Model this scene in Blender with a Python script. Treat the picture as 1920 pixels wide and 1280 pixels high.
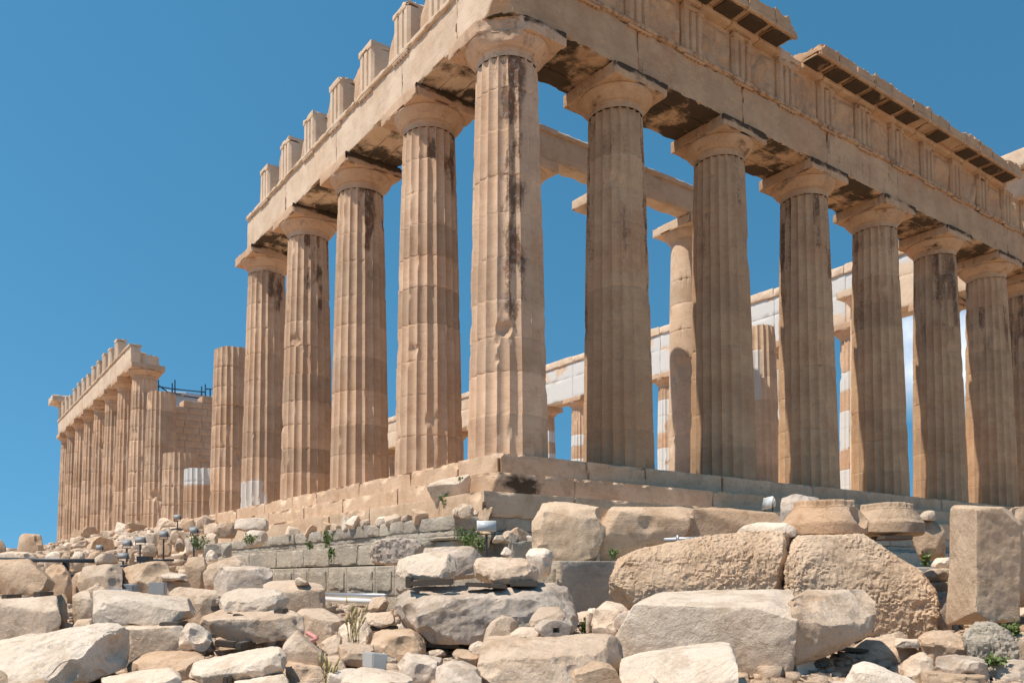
import bpy, bmesh, math, random
import numpy as np
from mathutils import Vector, Matrix
R = math.radians
for o in list(bpy.data.objects): bpy.data.objects.remove(o)
sc = bpy.context.scene; col = sc.collection

# ------------------------------------------------------------------ camera
CAM = np.array([-10.7649, -14.7448, -2.81657]); YAW, PITCH, ROLL = 0.60718, 0.0414754, -0.0019932
FPX, PX, PY = 1535.325, 900.0, 1019.42          # focal length and principal point, in pixels of the 1920-wide photo
def cam_basis():
    fw = np.array([math.sin(YAW)*math.cos(PITCH), math.cos(YAW)*math.cos(PITCH), math.sin(PITCH)])
    r = np.array([math.cos(YAW), -math.sin(YAW), 0.]); u = np.cross(r, fw)
    c, s = math.cos(ROLL), math.sin(ROLL)
    return c*r+s*u, -s*r+c*u, fw
CR, CU, CF = cam_basis()
FH = np.array([math.sin(YAW), math.cos(YAW), 0.])   # horizontal forward
cd = bpy.data.cameras.new('camera'); cam = bpy.data.objects.new('camera', cd); col.objects.link(cam)
cd.sensor_width = 36; cd.lens = FPX/1920*36; cd.shift_x = (960-PX)/1920; cd.shift_y = (PY-640)/1920
cd.clip_start = .1; cd.clip_end = 6000
m = Matrix.Identity(4)
for i in range(3): m[i][0], m[i][1], m[i][2], m[i][3] = CR[i], CU[i], -CF[i], CAM[i]
cam.matrix_world = m; sc.camera = cam
def at(x, y, d):                                    # point at depth d (metres along the view) through a photo pixel
    return CAM + d*(CF + CR*(x-PX)/FPX - CU*(y-PY)/FPX)
def on_plane(x, y, ax, v):
    q = CF + CR*(x-PX)/FPX - CU*(y-PY)/FPX
    return CAM + q*((v-CAM[ax])/q[ax])

# ------------------------------------------------------------------ light
SUN_EL, SUN_H = R(62), np.array([-.9816, .1908])    # horizontal direction towards the sun
sd = bpy.data.lights.new('sun', 'SUN'); sun = bpy.data.objects.new('sun', sd); col.objects.link(sun)
sd.energy = 5.0; sd.angle = R(.53); sd.color = (1, .90, .775)
tos = Vector((SUN_H[0]*math.cos(SUN_EL), SUN_H[1]*math.cos(SUN_EL), math.sin(SUN_EL)))
sun.rotation_euler = tos.to_track_quat('Z', 'Y').to_euler()
w = bpy.data.worlds.new('World'); sc.world = w; w.use_nodes = True
nt = w.node_tree; nt.nodes.clear()
sky = nt.nodes.new('ShaderNodeTexSky'); sky.sky_type = 'NISHITA'; sky.sun_disc = False
sky.sun_elevation = SUN_EL; sky.sun_rotation = math.atan2(SUN_H[0], SUN_H[1]); sky.altitude = 150
sky.air_density = 1.0; sky.dust_density = .05; sky.ozone_density = 2.6
hs = nt.nodes.new('ShaderNodeHueSaturation'); hs.inputs['Saturation'].default_value = 1.22
hs.inputs['Hue'].default_value = .476
nt.links.new(sky.outputs[0], hs.inputs['Color'])
# a wisp of white cloud low in the north west
tc = nt.nodes.new('ShaderNodeTexCoord')
sv_ = nt.nodes.new('ShaderNodeVectorMath'); sv_.operation = 'MULTIPLY_ADD'; nt.links.new(tc.outputs['Generated'], sv_.inputs[0]); sv_.inputs[1].default_value = (1, 1, .82); sv_.inputs[2].default_value = (0, 0, .30); nt.links.new(sv_.outputs[0], sky.inputs[0])   # thick haze band at the horizon left out: the air was very clear
cdir = Vector(CF + CR*(1745-PX)/FPX - CU*(665-PY)/FPX).normalized()
dp = nt.nodes.new('ShaderNodeVectorMath'); dp.operation = 'DOT_PRODUCT'; nt.links.new(tc.outputs['Generated'], dp.inputs[0]); dp.inputs[1].default_value = cdir
mr = nt.nodes.new('ShaderNodeMapRange'); nt.links.new(dp.outputs['Value'], mr.inputs[0])
mr.inputs[1].default_value = math.cos(R(4.2)); mr.inputs[2].default_value = math.cos(R(1.6))
cn = nt.nodes.new('ShaderNodeTexNoise'); cn.inputs['Scale'].default_value = 9; cn.inputs['Detail'].default_value = 6
nt.links.new(tc.outputs['Generated'], cn.inputs['Vector'])
cm = nt.nodes.new('ShaderNodeMapRange'); nt.links.new(cn.outputs[0], cm.inputs[0]); cm.inputs[1].default_value = .36; cm.inputs[2].default_value = .62
mu = nt.nodes.new('ShaderNodeMath'); mu.operation = 'MULTIPLY'; nt.links.new(mr.outputs[0], mu.inputs[0]); nt.links.new(cm.outputs[0], mu.inputs[1])
mx = nt.nodes.new('ShaderNodeMix'); mx.data_type = 'RGBA'; nt.links.new(mu.outputs[0], mx.inputs[0]); nt.links.new(hs.outputs[0], mx.inputs[6])
mx.inputs[7].default_value = (7.2, 7.6, 8.2, 1)
bg = nt.nodes.new('ShaderNodeBackground'); bg.inputs['Strength'].default_value = .14
wo = nt.nodes.new('ShaderNodeOutputWorld'); nt.links.new(mx.outputs[2], bg.inputs[0]); nt.links.new(bg.outputs[0], wo.inputs[0])
sc.view_settings.view_transform = 'Standard'; sc.view_settings.look = 'None'; sc.view_settings.gamma = 1
sc.view_settings.exposure = 0.17

# ------------------------------------------------------------------ numeric noise
_rs = np.random.RandomState(7); _perm = _rs.permutation(256); _perm = np.concatenate([_perm, _perm, _perm]).astype(np.int32)
_g = _rs.normal(size=(256, 3)); _g /= np.linalg.norm(_g, axis=1)[:, None]
def pnoise(P, seed=0):
    P = np.asarray(P, float) + np.array([seed*17.31, seed*5.77, seed*9.13])
    I = np.floor(P).astype(np.int32); F = P-I; I &= 255
    U = F*F*F*(F*(F*6-15)+10); out = np.zeros(len(P))
    for dx in (0, 1):
        wx = U[:, 0] if dx else 1-U[:, 0]
        for dy in (0, 1):
            wy = U[:, 1] if dy else 1-U[:, 1]
            for dz in (0, 1):
                wz = U[:, 2] if dz else 1-U[:, 2]
                h = _perm[_perm[_perm[I[:, 0]+dx]+I[:, 1]+dy]+I[:, 2]+dz]
                G = _g[h]
                out += wx*wy*wz*(G[:, 0]*(F[:, 0]-dx)+G[:, 1]*(F[:, 1]-dy)+G[:, 2]*(F[:, 2]-dz))
    return out*1.5
def fbm(P, octv=3, seed=0, gain=.5):
    P = np.asarray(P, float); s = np.zeros(len(P)); a = 1.
    for i in range(octv):
        s += a*pnoise(P*(2.03**i), seed+i*3); a *= gain
    return s
def sstep(a, b, x):
    t = np.clip((x-a)/(b-a), 0, 1); return t*t*(3-2*t)

# ------------------------------------------------------------------ materials
def Nd(nt, t, ins=None, **pr):
    n = nt.nodes.new(t)
    for k, v in pr.items(): setattr(n, k, v)
    for k, v in (ins or {}).items():
        if isinstance(v, bpy.types.NodeSocket): nt.links.new(v, n.inputs[k])
        else: n.inputs[k].default_value = v
    return n
def Mt(nt, op, a, b=0., clamp=False): return Nd(nt, 'ShaderNodeMath', {0: a, 1: b}, operation=op, use_clamp=clamp).outputs[0]
def Mx(nt, f, a, b, mode='MIX'):
    c = lambda v: v if isinstance(v, bpy.types.NodeSocket) else (*v, 1) if len(v) == 3 else v
    return Nd(nt, 'ShaderNodeMix', {0: f, 6: c(a), 7: c(b)}, data_type='RGBA', blend_type=mode).outputs[2]
def Ns(nt, vec, scale, detail=4., rough=.55): return Nd(nt, 'ShaderNodeTexNoise', {'Vector': vec, 'Scale': scale, 'Detail': detail, 'Roughness': rough}).outputs[0]
def Rg(nt, v, a, b, c=0., d=1.): return Nd(nt, 'ShaderNodeMapRange', {0: v, 1: a, 2: b, 3: c, 4: d}, interpolation_type='SMOOTHSTEP').outputs[0]
def Sc(nt, vec, s): return Nd(nt, 'ShaderNodeVectorMath', {0: vec, 1: s}, operation='MULTIPLY').outputs[0]
def At(nt, name): return Nd(nt, 'ShaderNodeAttribute', attribute_name=name).outputs['Fac']
def newmat(name):
    mt = bpy.data.materials.new(name); mt.use_nodes = True; nt = mt.node_tree
    return mt, nt, nt.nodes['Principled BSDF']
def stone(name, A, B, C, cAmt=.5, mott=.28, vein=.45, crack=.0, grain=.12, gs=(2.5, 2.5, 15), rot=False, objvar=.12, bump=.35, bs=28., pits=.25, lump=0., rough=.88, grey=0., dark=(.10, .062, .038)):
    mt, nt, bs_ = newmat(name)
    P = Nd(nt, 'ShaderNodeNewGeometry').outputs['Position']
    rnd = Nd(nt, 'ShaderNodeObjectInfo').outputs['Random']
    if rot:
        P = Nd(nt, 'ShaderNodeVectorRotate', {'Vector': P, 'Axis': (.35, .5, .79), 'Angle': Mt(nt, 'MULTIPLY', rnd, 6.28)}, rotation_type='AXIS_ANGLE').outputs[0]
        P = Nd(nt, 'ShaderNodeVectorMath', {0: P, 1: Nd(nt, 'ShaderNodeCombineXYZ', {0: Mt(nt, 'MULTIPLY', rnd, 37.), 1: Mt(nt, 'MULTIPLY', rnd, 91.), 2: rnd}).outputs[0]}, operation='ADD').outputs[0]
    c = Mx(nt, Rg(nt, Ns(nt, P, 1.1, 5), .33, .68), A, B)
    c = Mx(nt, Mt(nt, 'MULTIPLY', Rg(nt, Ns(nt, P, .45, 4, .6), .45, .7), cAmt), c, C)
    if grey: c = Mx(nt, Mt(nt, 'MULTIPLY', Rg(nt, Ns(nt, P, .9, 6, .65), .46, .6), grey), c, (.27, .26, .25))
    mo = Mt(nt, 'MULTIPLY', Rg(nt, Ns(nt, P, 2.4, 9, .76), .49, .60), mott)
    c = Mx(nt, mo, c, Mx(nt, 1., c, (.66, .60, .53), 'MULTIPLY'))
    mo2 = Mt(nt, 'MULTIPLY', Rg(nt, Ns(nt, Sc(nt, P, (1.3, 1.1, 2.1)), 3.1, 9, .76), .53, .62), mott*.7)
    c = Mx(nt, mo2, c, Mx(nt, 1., c, (1.16, 1.17, 1.2), 'MULTIPLY'))
    g = Ns(nt, Sc(nt, P, gs), 1., 5, .65)
    gv = Mt(nt, 'ADD', 1-grain, Mt(nt, 'MULTIPLY', g, 2*grain))
    fine = Mt(nt, 'ADD', .86, Mt(nt, 'MULTIPLY', Ns(nt, P, 55., 3, .7), .28))
    tone = Mt(nt, 'ADD', Mt(nt, 'ADD', 1., At(nt, 'tone')), Mt(nt, 'MULTIPLY', Mt(nt, 'SUBTRACT', rnd, .5), 2*objvar))
    k = Mt(nt, 'MULTIPLY', Mt(nt, 'MULTIPLY', gv, fine), tone)
    c = Mx(nt, 1., c, Nd(nt, 'ShaderNodeCombineXYZ', {0: k, 1: k, 2: k}).outputs[0], 'MULTIPLY')
    vn = Ns(nt, Sc(nt, P, (1.1, 1.1, 7.5)), 1.3, 4, .62)
    vm = Rg(nt, Ns(nt, P, 1.7, 3), .45, .62)
    vl = Mt(nt, 'MULTIPLY', Rg(nt, Mt(nt, 'ABSOLUTE', Mt(nt, 'SUBTRACT', vn, .5)), .003, .016, 1., 0.), Mt(nt, 'MULTIPLY', vm, vein))
    c = Mx(nt, vl, c, Mx(nt, .5, C, (.10, .07, .05)))
    ck = None
    if crack:
        wp = Nd(nt, 'ShaderNodeVectorMath', {0: P, 1: Sc(nt, Nd(nt, 'ShaderNodeTexNoise', {'Vector': P, 'Scale': 3., 'Detail': 4.}).outputs['Color'], (.5, .5, .5))}, operation='ADD').outputs[0]
        ve = Nd(nt, 'ShaderNodeTexVoronoi', {'Vector': wp, 'Scale': 2.1}, feature='DISTANCE_TO_EDGE').outputs[0]
        ck = Mt(nt, 'MULTIPLY', Rg(nt, ve, .004, .022, 1., 0.), Mt(nt, 'MULTIPLY', Rg(nt, Ns(nt, P, 1.3, 2), .46, .6), crack))
        c = Mx(nt, ck, c, (.13, .095, .07))
    # mineral crust and water streaks with shapes of their own
    st = At(nt, 'stain')
    s1 = Ns(nt, Sc(nt, P, (3.6, 3.6, .5)), 1., 6, .65); s2 = Ns(nt, P, 16., 4, .75)
    sv = Mt(nt, 'ADD', Mt(nt, 'MULTIPLY', s1, .62), Mt(nt, 'MULTIPLY', s2, .38))
    th = Mt(nt, 'SUBTRACT', .74, Mt(nt, 'MULTIPLY', st, .27))
    sm = Nd(nt, 'ShaderNodeMapRange', {0: Mt(nt, 'SUBTRACT', sv, th), 1: 0., 2: .10, 3: 0., 4: 1.}).outputs[0]
    sm = Mt(nt, 'MULTIPLY', sm, Mt(nt, 'MINIMUM', Mt(nt, 'MULTIPLY', st, .72), .9))
    dk = Mx(nt, Rg(nt, Ns(nt, P, 3.2, 4), .4, .65), dark, (.19, .085, .045))
    c = Mx(nt, sm, c, dk)
    pale = Mt(nt, 'MULTIPLY', Rg(nt, Ns(nt, P, 7.5, 5, .7), .54, .6), Mt(nt, 'MULTIPLY', Mt(nt, 'MINIMUM', st, 2.), .25))
    c = Mx(nt, pale, c, (.43, .38, .34))
    cr = At(nt, 'crust')
    cv = Mt(nt, 'ADD', Mt(nt, 'MULTIPLY', Ns(nt, Sc(nt, P, (1.1, 1.1, 2.)), 1.0, 6, .62), .9), Mt(nt, 'MULTIPLY', cr, .32))
    cmk = Mt(nt, 'MULTIPLY', Nd(nt, 'ShaderNodeMapRange', {0: cv, 1: .66, 2: .77}).outputs[0], Mt(nt, 'MINIMUM', Mt(nt, 'MULTIPLY', cr, 4.), 1.))
    c = Mx(nt, Mt(nt, 'MULTIPLY', cmk, .93), c, (.035, .024, .014))
    c = Mx(nt, At(nt, 'white'), c, Mx(nt, g, (.58, .57, .55), (.68, .665, .63)))
    if pits:
        pv = Ns(nt, P, 24., 3, .8)
        c = Mx(nt, Mt(nt, 'MULTIPLY', Rg(nt, pv, .6, .7), pits), c, (.12, .085, .06))
    nt.links.new(c, bs_.inputs['Base Color']); bs_.inputs['Roughness'].default_value = rough
    bs_.inputs['Specular IOR Level'].default_value = .25
    h = Mt(nt, 'ADD', Mt(nt, 'MULTIPLY', Ns(nt, P, bs, 6, .72), .75), Mt(nt, 'MULTIPLY', g, .5))
    if lump:
        vo = Nd(nt, 'ShaderNodeTexVoronoi', {'Vector': P, 'Scale': 16.}, feature='SMOOTH_F1')
        h = Mt(nt, 'ADD', h, Mt(nt, 'MULTIPLY', vo.outputs[0], lump))
    h = Mt(nt, 'SUBTRACT', h, Mt(nt, 'ADD', Mt(nt, 'MULTIPLY', sm, .08), Mt(nt, 'MULTIPLY', vl, .3)))
    if ck: h = Mt(nt, 'SUBTRACT', h, Mt(nt, 'MULTIPLY', ck, .8))
    bp = Nd(nt, 'ShaderNodeBump', {'Height': h, 'Strength': bump, 'Distance': .03}); nt.links.new(bp.outputs[0], bs_.inputs['Normal'])
    return mt
def plain(name, c, rough=.6, metal=0., var=.1, scale=14.):
    mt, nt, b = newmat(name)
    P = Nd(nt, 'ShaderNodeNewGeometry').outputs['Position']
    v = Mt(nt, 'ADD', 1-var, Mt(nt, 'MULTIPLY', Ns(nt, P, scale, 5, .7), 2*var))
    nt.links.new(Mx(nt, 1., c, Nd(nt, 'ShaderNodeCombineXYZ', {0: v, 1: v, 2: v}).outputs[0], 'MULTIPLY'), b.inputs['Base Color'])
    b.inputs['Roughness'].default_value = rough; b.inputs['Metallic'].default_value = metal
    bp = Nd(nt, 'ShaderNodeBump', {'Height': Ns(nt, P, 40., 3), 'Strength': .12, 'Distance': .01}); nt.links.new(bp.outputs[0], b.inputs['Normal'])
    return mt
M = {
 'temple': stone('temple_marble', (0.597, 0.421, 0.289), (0.512, 0.344, 0.229), (0.483, 0.285, 0.163), .5, objvar=.03),
 'steps':  stone('step_marble', (0.646, 0.471, 0.327), (0.563, 0.392, 0.260), (0.530, 0.327, 0.189), .5, objvar=.03, crack=.12, bump=.6, mott=.4),
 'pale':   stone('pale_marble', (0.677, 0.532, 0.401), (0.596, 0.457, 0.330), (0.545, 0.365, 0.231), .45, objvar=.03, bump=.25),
 'east':   stone('weathered_shade_marble', (0.527, 0.355, 0.216), (0.437, 0.285, 0.173), (0.478, 0.261, 0.140), .5, objvar=.03, pits=.5),  # more pitted; its darker, warmer base colour also carries the east front's shade
 'white':  stone('new_white_marble', (.74, .74, .73), (.66, .66, .65), (.66, .60, .5), .35, objvar=.04, bump=.15, pits=0.),
 'rubble': stone('rubble_marble', (0.682, 0.542, 0.415), (0.596, 0.450, 0.327), (0.541, 0.368, 0.245), .6, grain=.18, gs=(2.2, 2.2, 9), rot=True, mott=.6, crack=.10, vein=.32, pits=.25, bump=1., bs=30.),
 'orange': stone('ochre_marble', (0.602, 0.444, 0.309), (0.557, 0.390, 0.258), (0.513, 0.314, 0.185), .7, grain=.18, gs=(2.2, 2.2, 9), rot=True, mott=.6, crack=.10, vein=.32, pits=.25, bump=1., bs=30.),
 'bright': stone('bleached_marble', (0.786, 0.659, 0.531), (0.722, 0.581, 0.450), (0.633, 0.479, 0.344), .4, grain=.14, gs=(2.2, 2.2, 9), rot=True, mott=.6, crack=.10, vein=.32, pits=.25, bump=1., bs=30.),
 'grey':   stone('grey_weathered_marble', (0.611, 0.497, 0.395), (0.504, 0.410, 0.331), (0.482, 0.324, 0.204), .6, grain=.2, gs=(2, 2, 7), rot=True, mott=.6, crack=.10, vein=.32, pits=.25, bump=1., bs=14., grey=.42),
 'rough':  stone('pick_dressed_marble', (0.649, 0.485, 0.344), (0.562, 0.405, 0.273), (0.519, 0.345, 0.217), .5, grain=.1, gs=(3, 3, 6), bump=.9, bs=30., lump=.0, mott=.45),
 'poros':  stone('grey_poros_stone', (0.520, 0.450, 0.357), (0.416, 0.356, 0.280), (0.489, 0.395, 0.286), .5, grain=.12, bump=1., bs=20., lump=.5, grey=.35, pits=.5, dark=(.05, .05, .045)),
 'soil':   stone('stony_soil', (0.535, 0.393, 0.279), (0.449, 0.316, 0.221), (0.386, 0.249, 0.163), .6, bump=1., bs=14., lump=.6, pits=.4),
 'wood':   plain('weathered_timber', (.10, .078, .06), .8, var=.35, scale=9.),
 'steel':  plain('galvanised_steel', (.42, .44, .46), .45, .6),
 'dark_steel': plain('dark_painted_steel', (.055, .06, .065), .5, .3),
 'white_plastic': plain('white_plastic_pipe', (.75, .75, .73), .4),
 'cream_paint': plain('cream_painted_metal', (.72, .68, .58), .45),
 'lamp_grey': plain('grey_painted_metal', (.30, .31, .31), .6, .0),
 'glass':  plain('lamp_glass', (.50, .53, .54), .3, .0),
 'tie':    plain('yellow_strap', (.55, .36, .10), .7),
 'cement': plain('smooth_cement', (.44, .43, .41), .8),
 'pink':   plain('faded_red_plastic', (.62, .26, .24), .55),
 'leaf':   plain('green_leaf', (.125, .175, .045), .6, var=.4, scale=30.),
 'dry_grass': plain('dry_grass', (.38, .30, .14), .8, var=.3, scale=30.),
 'scaffold': plain('blue_scaffold_paint', (.05, .11, .17), .5, .3),
}

# ------------------------------------------------------------------ mesh helpers
def tag(o, label=None, cat=None, group=None, kind=None):
    if label: o['label'] = label
    if cat: o['category'] = cat
    if group: o['group'] = group
    if kind: o['kind'] = kind
    return o
def mk(name, V, F, mat, parent=None, attrs=None, loc=None, ang=38, smooth=True):
    V = np.asarray(V, float)
    if loc is not None: V = V-np.asarray(loc)
    me = bpy.data.meshes.new(name); F = [np.asarray(f, np.int32) for f in (F if isinstance(F, (list, tuple)) else [F]) if len(f)]
    me.vertices.add(len(V)); me.vertices.foreach_set('co', V.astype(np.float32).ravel())
    nl = sum(f.size for f in F); npol = sum(len(f) for f in F)
    me.loops.add(nl); me.polygons.add(npol)
    me.loops.foreach_set('vertex_index', np.concatenate([f.ravel() for f in F]))
    st, k = [], 0
    for f in F: st.append(k+np.arange(len(f))*f.shape[1]); k += f.size
    me.polygons.foreach_set('loop_start', np.concatenate(st).astype(np.int32))
    me.update(calc_edges=True); me.validate()
    for a, v in (attrs or {}).items():
        if np.any(v):
            me.attributes.new(a, 'FLOAT', 'POINT').data.foreach_set('value', np.asarray(v, np.float32))
    if smooth:
        me.polygons.foreach_set('use_smooth', np.ones(len(me.polygons), bool)); me.set_sharp_from_angle(angle=R(ang))
    mats = mat if isinstance(mat, list) else [mat]
    for mm in mats: me.materials.append(mm)
    o = bpy.data.objects.new(name, me); col.objects.link(o)
    if parent: o.parent = parent
    if loc is not None: o.location = loc
    return o
class Soup:
    def __init__(s): s.V, s.Q, s.T, s.n, s.A = [], [], [], 0, {}
    def add(s, V, Q=(), T=(), **at):
        V = np.asarray(V, float); s.V.append(V)
        if len(Q): s.Q.append(np.asarray(Q)+s.n)
        if len(T): s.T.append(np.asarray(T)+s.n)
        for k in set(list(at)+list(s.A)):
            L = s.A.setdefault(k, np.zeros(s.n)); v = at.get(k, 0.)
            s.A[k] = np.concatenate([L, np.broadcast_to(v, (len(V),)).astype(float)])
        s.n += len(V)
    def build(s, name, mat, parent=None, loc=None, ang=38, gouge=None, smooth=True):
        V = np.concatenate(s.V)
        if gouge: V = bite(V, gouge)
        F = [];
        if s.Q: F.append(np.concatenate(s.Q))
        if s.T: F.append(np.concatenate(s.T))
        return mk(name, V, F, mat, parent, s.A, loc, ang, smooth)
def bite(V, gs):
    for c, rad in gs:
        d = V-np.asarray(c); L = np.linalg.norm(d, axis=1); k = L < rad
        if k.any(): V[k] = np.asarray(c)+d[k]/np.maximum(L[k], 1e-6)[:, None]*rad*(1+.12*fbm(V[k]*6, 2)[:, None])
    return V
def chop(V, c):                                     # break off the corner nearest the viewer: x + y kept above c(z)
    d = np.clip(c(V[:, 2])-(V[:, 0]+V[:, 1]), 0, None); V = V.copy(); V[:, 0] += d/2; V[:, 1] += d/2
    return V
def lattice(xs, ys, zs):
    nx, ny, nz = len(xs), len(ys), len(zs)
    idx = -np.ones((nx, ny, nz), int); s = np.zeros((nx, ny, nz), bool)
    s[0] = s[-1] = True; s[:, 0] = s[:, -1] = True; s[:, :, 0] = s[:, :, -1] = True
    idx[s] = np.arange(s.sum()); I = np.argwhere(s)
    V = np.stack([xs[I[:, 0]], ys[I[:, 1]], zs[I[:, 2]]], 1)
    Q = []
    def quad(a, flip):
        q = np.stack([a[:-1, :-1], a[1:, :-1], a[1:, 1:], a[:-1, 1:]], -1).reshape(-1, 4)
        Q.append(q[:, ::-1] if flip else q)
    quad(idx[:, :, 0], True); quad(idx[:, :, -1], False)
    quad(idx[:, 0, :], False); quad(idx[:, -1, :], True)
    quad(idx[0], True); quad(idx[-1], False)
    return V, np.concatenate(Q)
def cuts(a, b, res, w):
    n = max(1, int(round((b-a-2*w)/res))) if b-a > 2.5*w else 0
    if not n: return np.array([a, (a+b)/2, b])
    return np.concatenate([[a, a+.45*w], np.linspace(a+w, b-w, n+1), [b-.45*w, b]])
def worn(x0, x1, y0, y1, z0, z1, res=.12, w=.05, chip=.05, amp=.006, seed=0, freq=2.2, bias=.02):
    V, Q = lattice(cuts(x0, x1, res, w), cuts(y0, y1, res, w), cuts(z0, z1, res, w))
    lo, hi = np.array([x0, y0, z0]), np.array([x1, y1, z1]); c = (lo+hi)/2
    d = np.minimum(V-lo, hi-V); o = np.sort(d, 1); d2 = o[:, 1]
    n = fbm(V*freq, 3, seed); k = np.clip(1-d2/(w*1.01), 0, 1)
    mv = k*(chip*np.clip(n+bias, 0, 1)+.006)
    near = d <= (o[:, 1:2]+1e-6)
    P = V.copy(); P -= np.sign(V-c)*near*mv[:, None]
    if amp: P += amp*np.stack([fbm(V*3.1, 2, seed+11), fbm(V*3.1, 2, seed+23), fbm(V*3.1, 2, seed+37)], 1)
    return P, Q
def boxm(x0, x1, y0, y1, z0, z1): return lattice(np.array([x0, x1]), np.array([y0, y1]), np.array([z0, z1]))
def bar(a, b, w, h=None, up=(0, 0, 1)):
    a, b = np.asarray(a, float), np.asarray(b, float); h = h or w
    d = (b-a)/np.linalg.norm(b-a); u = np.asarray(up, float)
    if abs(d@u) > .95: u = np.array([1., 0, 0])
    s = np.cross(d, u); s /= np.linalg.norm(s); u = np.cross(s, d)
    V = [p+s*sx*w/2+u*sz*h/2 for p in (a, b) for sx, sz in ((-1, -1), (1, -1), (1, 1), (-1, 1))]
    return np.array(V), np.array([[0, 1, 5, 4], [1, 2, 6, 5], [2, 3, 7, 6], [3, 0, 4, 7], [3, 2, 1, 0], [4, 5, 6, 7]])
def tube(a, b, r, n=8, r2=None):
    a, b = np.asarray(a, float), np.asarray(b, float); d = (b-a)/np.linalg.norm(b-a)
    u = np.array([0, 0, 1.]) if abs(d[2]) < .9 else np.array([1., 0, 0]); s = np.cross(d, u); s /= np.linalg.norm(s); u = np.cross(s, d)
    t = np.arange(n)*2*np.pi/n; ring = np.cos(t)[:, None]*s+np.sin(t)[:, None]*u
    V = np.concatenate([a+ring*r, b+ring*(r2 or r), [a], [b]]); i = np.arange(n); j = (i+1) % n
    return V, np.stack([i, j, j+n, i+n], 1), np.concatenate([np.stack([j, i, np.full(n, 2*n)], 1), np.stack([i+n, j+n, np.full(n, 2*n+1)], 1)])
def lathe(prof, n=48, cx=0, cy=0):
    r = np.array([p[0] for p in prof]); z = np.array([p[1] for p in prof]); t = np.arange(n)*2*np.pi/n
    V = np.stack([cx+r[:, None]*np.cos(t), cy+r[:, None]*np.sin(t), np.broadcast_to(z[:, None], (len(r), n))], -1).reshape(-1, 3)
    Q = []
    for k in range(len(r)-1):
        i = np.arange(n); j = (i+1) % n; Q.append(np.stack([k*n+i, k*n+j, (k+1)*n+j, (k+1)*n+i], 1))
    return V, np.concatenate(Q)

# ------------------------------------------------------------------ ground
GP = [at(x, y, d) for x, y, d in [
 (0, 1300, 7), (400, 1300, 7), (900, 1300, 7), (1400, 1300, 7), (1900, 1300, 7.3), (-300, 1300, 7), (2200, 1300, 7.4),
 (100, 1215, 9), (300, 1200, 9.5), (560, 1215, 9), (650, 1220, 9.5), (870, 1215, 9), (1090, 1205, 9.3), (1450, 1215, 9.5), (1740, 1215, 9.5), (1900, 1195, 9.5),
 (100, 1125, 12.5), (300, 1120, 13), (500, 1125, 12.5), (650, 1175, 14), (850, 1175, 13), (1060, 1165, 12.5), (1300, 1140, 12), (1700, 1130, 12), (1900, 1115, 12),
 (-300, 1120, 12.5), (2300, 1120, 12), (-200, 1060, 24),
 (100, 1062, 16), (250, 1056, 18), (60, 1042, 24), (120, 1036, 40)]]
GP += [np.array(p) for p in [
 (-4.5, 4, -3.75), (-4.5, 8, -3.1), (-4.2, 12, -2.55), (-3., 14, -2.15), (-3.6, 17, -1.95), (-1.7, 16.5, -1.45), (-1.0, 19, -1.05), (-.75, 22, -.8), (-2.4, 20, -1.5), (-.5, 26, -.5), (-.4, 31, -.3), (-.4, 38, -.25), (-.4, 50, -.3), (-.6, 66, -.5),
 (-3, 26, -1.5), (-3, 34, -1.3), (-3, 45, -1.2), (-3, 65, -1.2), (-7, 22, -2.1), (-7, 32, -1.9), (-7, 50, -1.8), (-12, 60, -2.2), (-14, 40, -2.3), (-20, 30, -2.8),
 (15, 30, -1.5), (15, 10, -2.2), (10, -1, -2.9), (20, -3, -3.), (30, -6, -3), (4, -3.5, -3.2), (0, -6, -3.6), (8, -8, -3.6), (35, 20, -2.),
 (-10.8, -14.7, -4.4), (-13, -17, -4.4), (-8, -17, -4.4), (-18, -14, -4.4), (-4, -14, -4.3), (-10, -11.5, -4.35), (-12.5, -12.5, -4.35), (-7.8, -13, -4.35), (5, -18, -4.2), (-30, -5, -4), (-30, -30, -4.4), (30, -30, -4.2), (60, 30, -3), (0, 100, -2.5), (-40, 60, -3)]]
GP = np.array(GP)
def ground(x, y):
    x = np.atleast_1d(x).astype(float); y = np.atleast_1d(y).astype(float); out = np.zeros(len(x))
    for i in range(0, len(x), 8000):
        d2 = (x[i:i+8000, None]-GP[:, 0])**2+(y[i:i+8000, None]-GP[:, 1])**2
        wgt = 1/(d2+.35)**1.7; out[i:i+8000] = (wgt*GP[:, 2]).sum(1)/wgt.sum(1)
    return out
far = np.geomspace(3, 2600, 16)
xs = np.concatenate([-26-far[::-1], np.arange(-26, 34.1, .3), 34+far]); ys = np.concatenate([-18-far[::-1], np.arange(-18, 72.1, .34), 72+far])
X, Y = np.meshgrid(xs, ys, indexing='ij'); gx, gy = X.ravel(), Y.ravel(); gz = ground(gx, gy)
gp = np.stack([gx, gy, gz], 1); gz = gz+.10*fbm(gp*[.8, .8, 0]+[0, 0, .5], 3, 5)+.05*fbm(gp*[2.6, 2.6, 0]+[0, 0, .5], 2, 9); gp[:, 2] = gz
ii = np.arange(len(xs)*len(ys)).reshape(len(xs), len(ys))
q = np.stack([ii[:-1, :-1], ii[1:, :-1], ii[1:, 1:], ii[:-1, 1:]], -1).reshape(-1, 4)
tag(mk('ground', gp, q, M['soil'], ang=80), kind='structure')

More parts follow.
